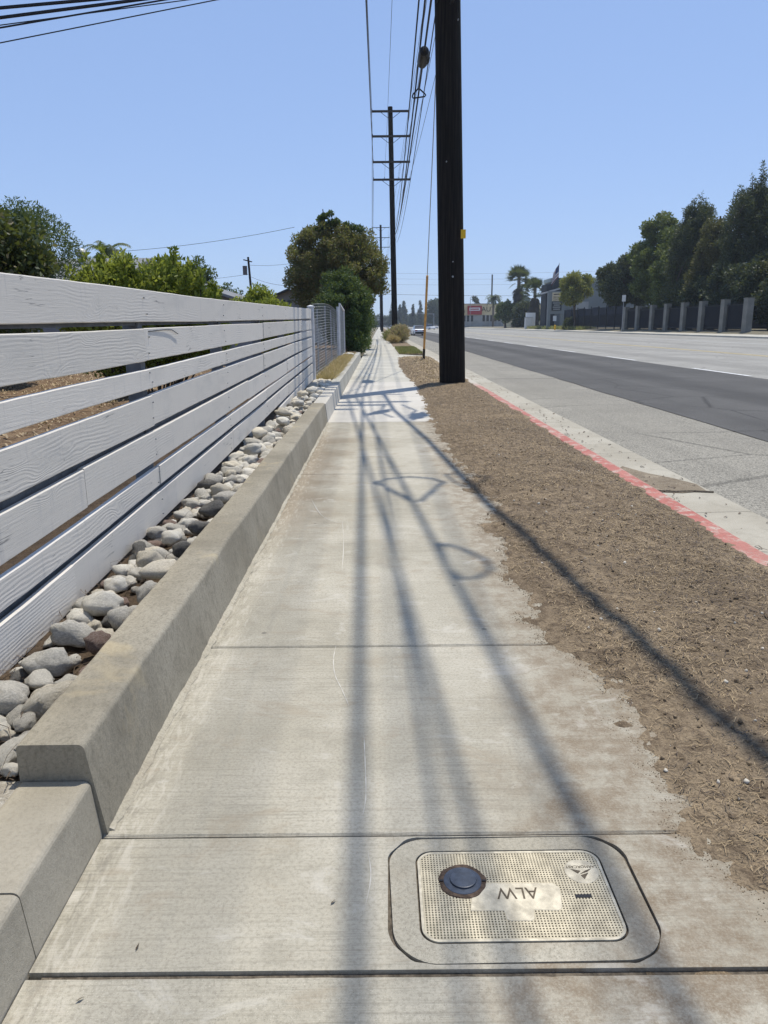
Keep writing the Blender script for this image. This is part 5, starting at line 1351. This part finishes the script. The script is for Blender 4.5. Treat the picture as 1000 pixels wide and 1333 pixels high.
text_mesh('lettering', 'SERVICE', .62, M['letter'], cp, Matrix.Translation((41.1, 180.44, 7.3)) @ RX, .005, squash=.78)
text_mesh('lettering', 'CENTER', .62, M['letter'], cp, Matrix.Translation((41.1, 180.44, 6.78)) @ RX, .005, squash=.82)
MB().bar((40.3, 180.43, 7.95), (41.95, 180.43, 8.05), .01, .22).build('script_line', M['letter'], cp)
for i, w in enumerate((1.9, 1.4, 1.75, 1.6)): MB().bar((41.1 - w / 2, 180.43, 6.05 - .46 * i), (41.1 + w / 2, 180.43, 6.05 - .46 * i), .01, .19).build('text_line', M['pilaster'], dp)
MB().box(40.5, 41.3, 181.0, 181.05, 2.0, 3.2).build('notice', M['sign_white'], ms)
fl = thing('flag', 'striped flag drooping from a pole on the service building', 'flag', (43.6, 191, 10))
MB().tube([(43.5, 190.5, 8.8), (43.55, 190.5, 15.6)], .07, 6).build('flagpole', M['steel'], fl)
M['flag_blue'] = simple('flag_blue', (0.03, 0.04, 0.11), .8, .1); M['flag_red'] = simple('flag_red', (0.2, 0.03, 0.035), .8, .1)
for i in range(9):
    f0 = i / 9; f1 = (i + 1) / 9
    a0, a1 = Vector((43.5, 190.4, 15.3 - 3.0 * f0)), Vector((43.5, 190.4, 15.3 - 3.0 * f1))
    b0, b1 = a0 + Vector((-1.4 - .4 * f0, -.5, -2.2 + .2 * f0)), a1 + Vector((-1.4 - .4 * f1, -.5, -2.2 + .2 * f1))
    mid0, mid1 = a0.lerp(b0, .5) + Vector((0, .3, .15)), a1.lerp(b1, .5) + Vector((0, .3, .15))
    if i < 5:
        MB().add([a0, mid0, mid1, a1], [(0, 1, 2, 3)]).build('canton_strip', M['flag_blue'], fl)
        MB().add([mid0, b0, b1, mid1], [(0, 1, 2, 3)]).build('stripe', M['flag_red' if i % 2 == 0 else 'sign_white'], fl)
    else:
        MB().add([a0, mid0, b0, b1, mid1, a1], [(0, 1, 4, 5), (1, 2, 3, 4)]).build('stripe', M['flag_red' if i % 2 == 0 else 'sign_white'], fl)
cb = thing('utility_cabinet', 'white utility cabinet standing on the far sidewalk left of the monument sign', 'cabinet', (39.6, 207, .2))
MB().box(39.2, 41.6, 207, 208.2, .2, 4.3).build('rear_cabinet', M['sign_white'], cb); MB().box(38.7, 40.5, 205.6, 206.8, .2, 3.0).build('front_cabinet', M['stucco_w'], cb)
MB().box(38.6, 40.6, 205.5, 206.9, 3.002, 3.1).build('lid', M['stucco'], cb)
hy = thing('fire_hydrant', 'yellow fire hydrant on the far curb under the monument sign', 'hydrant', (37.4, 165, .08), None)
MB().tube([(37.4, 165, .05), (37.4, 165, .12), (37.4, 165, .14), (37.4, 165, .85), (37.4, 165, .9), (37.4, 165, 1.0), (37.4, 165, 1.14), (37.4, 165, 1.18)], [.22, .22, .15, .15, .2, .19, .09, .04], 12).build('barrel', M['yellow'], hy, True)
for s_ in (-1, 1): MB().tube([(37.4, 165, .68), (37.4 + .26 * s_, 165, .68)], .085, 8).build('outlet', M['yellow'], hy)
MB().tube([(37.4, 165, .6), (37.4, 164.72, .6)], .11, 8).build('outlet', M['yellow'], hy)
st = thing('street_sign', 'small white sign on a thin post at the far curb, left of the pillars', 'sign', (37.3, 119, .1))
MB().tube([(37.3, 119, .1), (37.3, 119, 5.6)], .05, 6).build('post', M['steel'], st); MB().box(37.02, 37.58, 118.9, 118.94, 4.6, 5.55).build('panel', M['sign_white'], st)

# pillars and iron fence of the right-hand lot
PIL_Y = [84.9, 90.6, 96.8, 102.6, 108.7, 114.4, 120.8, 126.8]
nth = ['nearest', 'second', 'third', 'fourth', 'fifth', 'sixth', 'seventh', 'last']
for i, y in enumerate(PIL_Y):
    p = thing('concrete_pillar', f'{nth[i]} grey concrete fence pillar under the right hand trees, counted from the right edge', 'pillar', (40.3, y, .4), 'concrete fence pillars across the road')
    MB().box(39.95, 40.65, y - .5, y + .5, .2, 3.86).build('shaft', M['pillar'], p); MB().box(39.92, 40.68, y - .53, y + .53, 3.863, 3.96).build('cap', M['pillar'], p)
for i in range(len(PIL_Y) - 1):
    a, b = PIL_Y[i] + .52, PIL_Y[i + 1] - .52
    f_ = thing('iron_fence', f'black iron picket panel between the {nth[i]} and {nth[i + 1]} pillars from the right', 'fence', (40.3, (a + b) / 2, .4), 'iron picket panels between pillars')
    MB().bar((40.3, a, .75), (40.3, b, .75), .05, .06).bar((40.3, a, 3.3), (40.3, b, 3.3), .05, .06).build('rail', M['iron'], f_)
    m = MB()
    for y in np.arange(a + .15, b, .22): m.box(40.285, 40.315, y - .015, y + .015, .4, 3.55)
    m.build('pickets', M['iron'], f_, kind='stuff')
    MB().box(40.42, 40.45, a, b, .6, 3.25).build('screen', M['navy'], f_)
sf = thing('screened_fence', 'dark navy screened iron fence left of the pillars', 'fence', (40.3, 140, .4))
for a in np.arange(128, 168, 5.0):
    MB().box(40.5, 40.54, a + .1, a + 4.9, .9, 4.3 - .15 * ((int(a) // 5) % 2)).build('screen', M['navy'], sf)
    MB().box(40.25, 40.4, a - .08, a + .08, .3, 4.5).build('post', M['iron'], sf)
m = MB()
for y in np.arange(128, 168, .35): m.box(40.28, 40.32, y - .02, y + .02, .4, 2.9)
m.build('pickets', M['iron'], sf, kind='stuff')
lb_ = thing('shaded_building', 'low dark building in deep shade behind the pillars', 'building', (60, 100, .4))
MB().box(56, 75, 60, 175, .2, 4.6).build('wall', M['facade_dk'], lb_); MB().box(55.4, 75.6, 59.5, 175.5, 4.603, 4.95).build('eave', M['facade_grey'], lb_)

# cars
M['car_glass'] = simple('car_glass', (0.015, 0.018, 0.022), 0.12, 0.1, 1, spec=0.7)
M['tyre'] = simple('tyre', (0.02, 0.02, 0.02), .85, .1); M['rim'] = simple('wheel_rim', (0.4, 0.4, 0.42), .35, .1, metal=.6)
M['tail'] = simple('tail_lamp', (0.3, 0.01, 0.01), .3, .1); M['lamp'] = simple('head_lamp', (0.7, 0.7, 0.68), .2, .05)
def car(label, x, y, z, rz, paint, seed, ln=4.6, wd=1.82, ht=1.46, group='cars on the street'):
    c = thing('car', label, 'car', (x, y, z), group)
    def loft(secs, name, mat, bev=.0, parent=c):
        v = []; f = []; n = None
        for (yy_, prof) in secs:
            n = len(prof)
            for (px_, pz_) in prof: v.append((px_, yy_, pz_))
        for i in range(len(secs) - 1):
            for k_ in range(n):
                k2 = (k_ + 1) % n; f.append((i * n + k_, i * n + k2, (i + 1) * n + k2, (i + 1) * n + k_))
        f.append(tuple(range(n))); f.append(tuple(reversed(range((len(secs) - 1) * n, len(secs) * n))))
        me = MB().add(v, f); off = Vector((x, y, z)); me.v = [(p[0] + off.x, p[1] + off.y, p[2] + off.z) for p in me.v]
        return me.build(name, mat, parent, False, bevel=bev)
    h = wd / 2; a = ln / 2
    def sec(w, zb, zt): return [(-w * .9, zb), (-w, zb + .12), (-w, zt - .18), (-w * .9, zt), (w * .9, zt), (w, zt - .18), (w, zb + .12), (w * .9, zb)]
    body = loft([(-a, sec(h * .84, .34, .84)), (-a + .18, sec(h * .95, .26, .96)), (-a + .8, sec(h, .2, 1.0)), (0, sec(h, .2, 1.0)), (a - 1.1, sec(h, .2, .96)), (a - .3, sec(h * .93, .24, .82)), (a, sec(h * .82, .32, .68))], 'body', paint, .03)
    def cs(w, w2, zt): return [(-w, .93), (-w2, zt), (w2, zt), (w, .93)]
    gl = loft([(-a + .35, cs(h * .86, h * .8, .97)), (-a + 1.05, cs(h * .92, h * .7, ht - .03)), (.35, cs(h * .92, h * .72, ht - .02)), (a - 1.35, cs(h * .88, h * .8, .97))], 'windows', M['car_glass'])
    loft([(-a + .95, [(-h * .71, ht - .05), (-h * .68, ht), (h * .68, ht), (h * .71, ht - .05)]), (.42, [(-h * .73, ht - .05), (-h * .7, ht + .01), (h * .7, ht + .01), (h * .73, ht - .05)])], 'roof', paint)
    for sx in (-1, 1):
        for yy_ in (-a + .82, a - .9):
            w = MB().tube([(x + sx * (h - .2), y + yy_, z + .33), (x + sx * (h + .01), y + yy_, z + .33)], .33, 16).build('wheel', M['tyre'], c)
            MB().tube([(x + sx * (h - .05), y + yy_, z + .33), (x + sx * (h + .02), y + yy_, z + .33)], .2, 10).build('rim', M['rim'], w)
        MB().box(x + sx * h * .62 - .17, x + sx * h * .62 + .17, y - a - .01, y - a + .1, z + .66, z + .82).build('tail_light', M['tail'], c)
        MB().box(x + sx * h * .6 - .17, x + sx * h * .6 + .17, y + a - .12, y + a + .01, z + .52, z + .64).build('headlight', M['lamp'], c)
        MB().box(x + sx * (h + .07) - .09, x + sx * (h + .07) + .09, y + .75, y + .87, z + .94, z + 1.08).build('mirror', paint, c)
    MB().box(x - h * .8, x + h * .8, y - a - .03, y - a + .1, z + .34, z + .56).build('bumper', M['black'], c)
    MB().box(x - .26, x + .26, y - a - .035, y - a - .031, z + .6, z + .74).build('number_plate', M['sign_white'], c)
    c.rotation_euler = (0, 0, rz)
    return c
M['car_white'] = simple('white_car_paint', (0.72, 0.73, 0.74), .25, .03, spec=.5); M['car_dark'] = simple('dark_car_paint', (0.05, 0.055, 0.06), .25, .05, spec=.5); M['car_silver'] = simple('silver_car_paint', (0.4, 0.41, 0.42), .3, .04, metal=.4)
car('white car driving away in the dark lane beyond the dry shrub', 5.9, 118, -.116, R(4), M['car_white'], 1)
car('distant white car left of the driving car, beyond the second pole', 3.9, 235, -.12, 0, M['car_white'], 2)
car('distant dark car just right of the white driving car', 13.2, 265, -.12, math.pi, M['car_dark'], 3)
car('distant white pickup sized car at the far left turn lane', 17.5, 272, -.12, math.pi + .5, M['car_white'], 4, 5.4, 2.0, 1.8)
car('tiny white car at the far end of the road', 24, 330, -.12, math.pi, M['car_silver'], 5)
car('white car parked behind the nearest pillar at the right edge', 50.5, 92.5, .4, R(70), M['car_white'], 6, group='cars parked behind the pillars')
car('silver car parked in shade behind the middle pillars', 48.5, 118, .4, R(80), M['car_silver'], 7, group='cars parked behind the pillars')

# right-hand trees
def pine(name, label, base, h, rad, mat, seed, n=26000, size=.42, rb=.4, zlow=.25, k=110, spikes=10, rc=1.0):
    g = np.random.default_rng(seed)
    t = thing(name, label, 'tree', base, 'trees of the lot across the road')
    cl = []
    for q in range(k):
        f_ = g.random() ** .9; z = base[2] + h * (zlow + (1 - zlow) * f_)
        rr = rad * (1 - .62 * f_ ** 1.6) * math.sqrt(g.random()) ; a = g.random() * 6.283
        cl.append((base[0] + math.cos(a) * rr, base[1] + math.sin(a) * rr, base[2] + (z - base[2]) * .84, rc * g.uniform(.5, 1.1)))
    for q in range(spikes):
        a = g.random() * 6.283; rr = rad * .75 * math.sqrt(g.random()); x0, y0 = base[0] + math.cos(a) * rr, base[1] + math.sin(a) * rr
        zt = base[2] + h * (1 - .30 * (rr / rad)) * g.uniform(.86, 1.05)
        for j in range(7): cl.append((x0 + g.uniform(-.35, .35) * (.4 + .25 * j), y0 + g.uniform(-.3, .3), zt - .55 * j, .2 + .075 * j))
    cl = np.array(cl)
    limbs(t, base, (base[0], base[1], base[2] + h * .9), rb, cl, 26, seed + 1, z_from=.25)
    leaf_cloud('crown', cl, n, size, mat, t, seed + 2, .3, out=.9, upb=.5)
    return t
GR = 'trees of the lot across the road'
tree('lot_tree', 'dark round tree at the left end of the pillars', (43, 137, .4), (43, 137, 8.2), (4.0, 4.0, 4.6), 110, 1.2, 34000, .42, L['far_dark'], 201, group=GR, rb=.35)
tree('lot_tree', 'lighter green tree between the dark round tree and the pines', (44, 124, .4), (44, 124, 10.5), (3.6, 4.2, 7.0), 130, 1.15, 42000, .4, L['far_green'], 205, group=GR, rb=.35)
pine('lot_pine', 'dark pine with ragged candles left of the tallest pine', (44.2, 110.5, .4), 19.0, 4.2, L['far_dark'], 211, 42000, size=.34, spikes=34, k=150, zlow=.14)
pine('lot_pine', 'tallest dark pine near the right edge of the photo', (46.8, 99, .4), 19.4, 5.2, L['far_dark'], 215, 52000, size=.34, spikes=46, k=190, zlow=.14)
pine('lot_pine', 'dark pine cut by the right edge of the photo', (49.5, 93, .4), 18.6, 4.8, L['far_dark'], 219, 34000, size=.34, spikes=30, k=150, zlow=.14)
tree('lot_tree', 'olive yellow tree cut by the right edge in front of the pines', (46.5, 86.5, .4), (46.5, 86.5, 8.6), (3.2, 3.2, 3.0), 60, 1.0, 14000, .36, L['far_olive'], 223, group=GR, rb=.25)
tree('lot_tree', 'low dark tree filling the shade beneath the pines', (44.5, 104, .4), (44.5, 105, 5.2), (3.2, 15, 3.2), 150, 1.3, 44000, .4, L['far_dark'], 227, group=GR, rb=.3)
tree('lot_tree', 'second low dark tree beneath the pines, nearer the right edge', (46, 91, .4), (46, 92, 5.2), (3.4, 9, 3.2), 100, 1.2, 30000, .4, L['far_dark'], 231, group=GR, rb=.3)
pine('lot_pine', 'shorter olive pine between the ragged pine and the tallest one', (44.5, 104, .4), 16.0, 3.6, L['far_olive'], 281, 30000, size=.36, spikes=20, zlow=.14)
tree('lot_tree', 'mid green tree between the lighter tree and the ragged pine', (44.5, 117, .4), (44.5, 117, 8.5), (3.6, 4.5, 6.0), 110, 1.1, 30000, .4, L['far_green'], 285, group=GR, rb=.3)
tree('street_tree', 'small yellow green street tree before the grey service building', (40.0, 159, .3), (40.0, 159, 8.3), (3.1, 3.1, 3.0), 60, .9, 12000, .42, L['far_yellow'], 235, rb=.3, nb=10)
tree('street_tree', 'round dark green street tree in front of the palms', (40.0, 246, .2), (40.0, 246, 5.2), (3.0, 3.0, 3.0), 60, .9, 10000, .5, L['far_green'], 239, rb=.35)
tree('lot_bush', 'dark bush at the foot of the yellow green street tree', (40.4, 163, .3), (40.4, 163, 1.3), (1.6, 1.5, 1.3), 30, .6, 5000, .35, L['far_dark'], 243, 'shrub', rb=.1)
tree('lot_bush', 'dark tangled bush under the fan palms', (45.0, 236, .4), (45.0, 237, 4.0), (4.0, 4, 3.8), 50, 1.2, 9000, .6, L['far_dark'], 247, 'shrub', rb=.2)
tuft('verge_grass', 'dry green verge in front of the service building', 38.9, 42, 150, 205, lambda x, y: x * 0 + .25, 5000, .7, L['grass'], 251, 'grass', 'stuff', .09)

# end of the road
def conifer(label, x, y, h, r_, seed):
    g = np.random.default_rng(seed); t = thing('far_conifer', label, 'tree', (x, y, 0), 'conifers at the far end of the road')
    cl = np.array([(x + math.cos(a) * r_ * (1 - f_) * s_, y + math.sin(a) * r_ * (1 - f_) * s_, h * (.08 + .92 * f_), r_ * (.42 - .28 * f_)) for a, f_, s_ in zip(g.random(60) * 6.283, g.random(60), g.random(60) ** .5)])
    MB().tube([(x, y, -.3), (x, y, h * .9)], [.4, .1], 6).build('trunk', M['bark'], t)
    leaf_cloud('crown', cl, 3500, h * .055, L['far_blue'], t, seed + 1, .4)
for i, (px, h, r_) in enumerate(((10.5, 19, 4.2), (16.5, 17.5, 4.0), (20, 20.5, 4.4), (26.5, 16.5, 3.6), (32.8, 20, 4.2))):
    conifer(['far conifer nearest the second pole', 'far conifer second from the second pole', 'tallest far conifer over the road', 'small far conifer behind the signal', 'far conifer right of the far light pole'][i], px, 610 + 12 * (i % 3), h, r_, 300 + 3 * i)
for i, (x, y, z, rx, rz_) in enumerate(((37, 540, 9, 4, 9), (42, 560, 11, 5, 11), (48, 570, 10.5, 5, 10), (52, 600, 8, 6, 8))):
    tree('far_tree', ['leftmost', 'second', 'third', 'rightmost'][i] + ' of the tall hazy trees beside the far end of the road', (x, y, 0), (x, y, z), (rx, 4, rz_), 50, 1.8, 5000, 1.1, L['far_blue'], 320 + 5 * i, group='tall trees at the far right end')
tree('far_tree', 'thin conifer behind the tan shop roof', (53, 430, .4), (53, 430, 8), (2.2, 2.2, 8), 30, 1.2, 3000, .9, L['far_blue'], 345)
for i in range(9):
    x = -28 + 14 * i
    tree('far_treeline', ['first', 'second', 'third', 'fourth', 'fifth', 'sixth', 'seventh', 'eighth', 'ninth'][i] + ' from the left of the low hazy trees closing the road', (x, 700, 0), (x, 700, 5), (9, 5, 5.2), 40, 2.4, 3500, 1.4, L['far_blue'], 350 + 4 * i, group='low treeline closing the road')
lp = thing('light_pole', 'tall far pole standing over the end of the road', 'pole', (31, 590, 0)); MB().tube([(31, 590, -.2), (31, 590, 19.5)], [.3, .22], 6).build('shaft', M['arm'], lp); MB().bar((30, 590, 18.7), (32, 590, 18.7), .2, .2).build('crossarm', M['arm'], lp)
tsg = thing('traffic_signal', 'far traffic signal hanging over the road end', 'traffic signal', (36.5, 520, 0))
MB().tube([(36.5, 520, 0), (36.5, 520, 8.6)], .18, 8).build('pole', M['steel'], tsg); MB().tube([(36.5, 520, 8.4), (21.5, 520, 9.2)], .11, 6).build('mast_arm', M['steel'], tsg); MB().box(21.8, 23.2, 519.6, 520.2, 7.2, 10.2).build('signal_head', M['black'], tsg)
mp_ = thing('steel_mast', 'tall thin brown mast rising behind the tan shop', 'pole', (55.5, 385, .4)); MB().tube([(55.5, 385, .4), (55.5, 385, 25)], [.42, .34], 8).build('shaft', M['arm'], mp_)
sl = thing('street_light', 'far street light with a short arm left of the tan shop', 'street light', (40.3, 345, .2)); MB().tube([(40.3, 345, .2), (40.3, 345, 13), (41.2, 345, 13.5), (42.4, 345, 13.5)], .12, 6).build('pole', M['steel'], sl); MB().box(42.3, 43.3, 344.8, 345.2, 13.35, 13.6).build('lamp_head', M['steel'], sl)
for i, (z0, z1, r_, lb) in enumerate(((14.0, 12.2, .05, 'thick dark wire crossing the road far ahead'), (17.3, 16.9, .025, 'thin wire above the thick one crossing the road'), (19.4, 18.9, .025, 'second thin wire crossing high over the road'), (21.4, 21.0, .025, 'highest thin wire crossing the road far ahead'))):
    wire('crossing_wire', lb, cat((-20, 300, z0), (95, 300, z1), 1.0, 14), r_, M['wire'], 'wire', 'wires crossing the road far ahead')

# nail heads, two per board and post
m = MB()
for py in (2.4, 4.83, 7.25, 9.65, 12.03, 14.45):
    for i in range(7):
        for e_ in (.25, .75):
            z = fz(i, 1, py) + (fz(i, 0, py) - fz(i, 1, py)) * e_; x = FX + .001
            y_ = py + random.uniform(-.03, .03)
            m.tube([(x, y_, z), (x + .0085, y_, z)], .0055, 7)
m.build('nail_heads', M['steel'], fence, kind='stuff')
# grit and leaf bits in the gutter
def gut_x(y, g): return 2.48 + .62 * g.random(len(y)) ** 2.2
o = lumps('gutter_grit', M['dirt'], 300, 3.5, 30, gut_x, lambda x, y: x * 0 - .128, .002, .009, 71, 1.6); tag(o, 'grit and crumbs collected in the gutter', 'grit')
o = scatter_strips('gutter_litter', L['twig'], 420, 3.5, 30, gut_x, lambda x, y: x * 0 - .12, .02, .09, .01, 72, 1.6, .004, .3); tag(o, 'dry leaf litter lying in the gutter', 'leaf litter')
# small litter on the slabs
for i, (x, y, a) in enumerate(((-.143, 1.64, .6), (-.60, 1.50, 1.2), (-.69, 1.36, .4))):
    o = MB().add([(x, y, .004), (x + .012 * math.cos(a), y + .012 * math.sin(a), .009), (x + .022 * math.cos(a + .3), y + .022 * math.sin(a + .3), .005), (x + .010 * math.cos(a + .7), y + .010 * math.sin(a + .7), .003)], [(0, 1, 2, 3)]).build('fallen_leaf', L['twig'])
    tag(o, ['tiny curled brown leaf in the middle of the slab beside the meter box', 'tiny dry leaf lying in the joint by the low wall', 'dry leaf fragment on the bottom slab near the wall'][i], 'leaf', 'leaf bits on the sidewalk')

# ================================================================== HAZE
hz = NT('thin_air'); hz.t.nodes.remove(hz.t.nodes['Texture Coordinate']) if 'Texture Coordinate' in hz.t.nodes else None
pv = hz.n('ShaderNodeVolumePrincipled'); pv.inputs['Color'].default_value = (0.8, 0.9, 1.0, 1); pv.inputs['Density'].default_value = HAZE_DENSITY
pv.inputs['Anisotropy'].default_value = 0.2
hz.l(pv.outputs[0], hz.out.inputs['Volume'])
hb = MB().box(-950, 950, -150, 1450, -1.5, 60).build('haze', hz.m, None, kind='stuff')
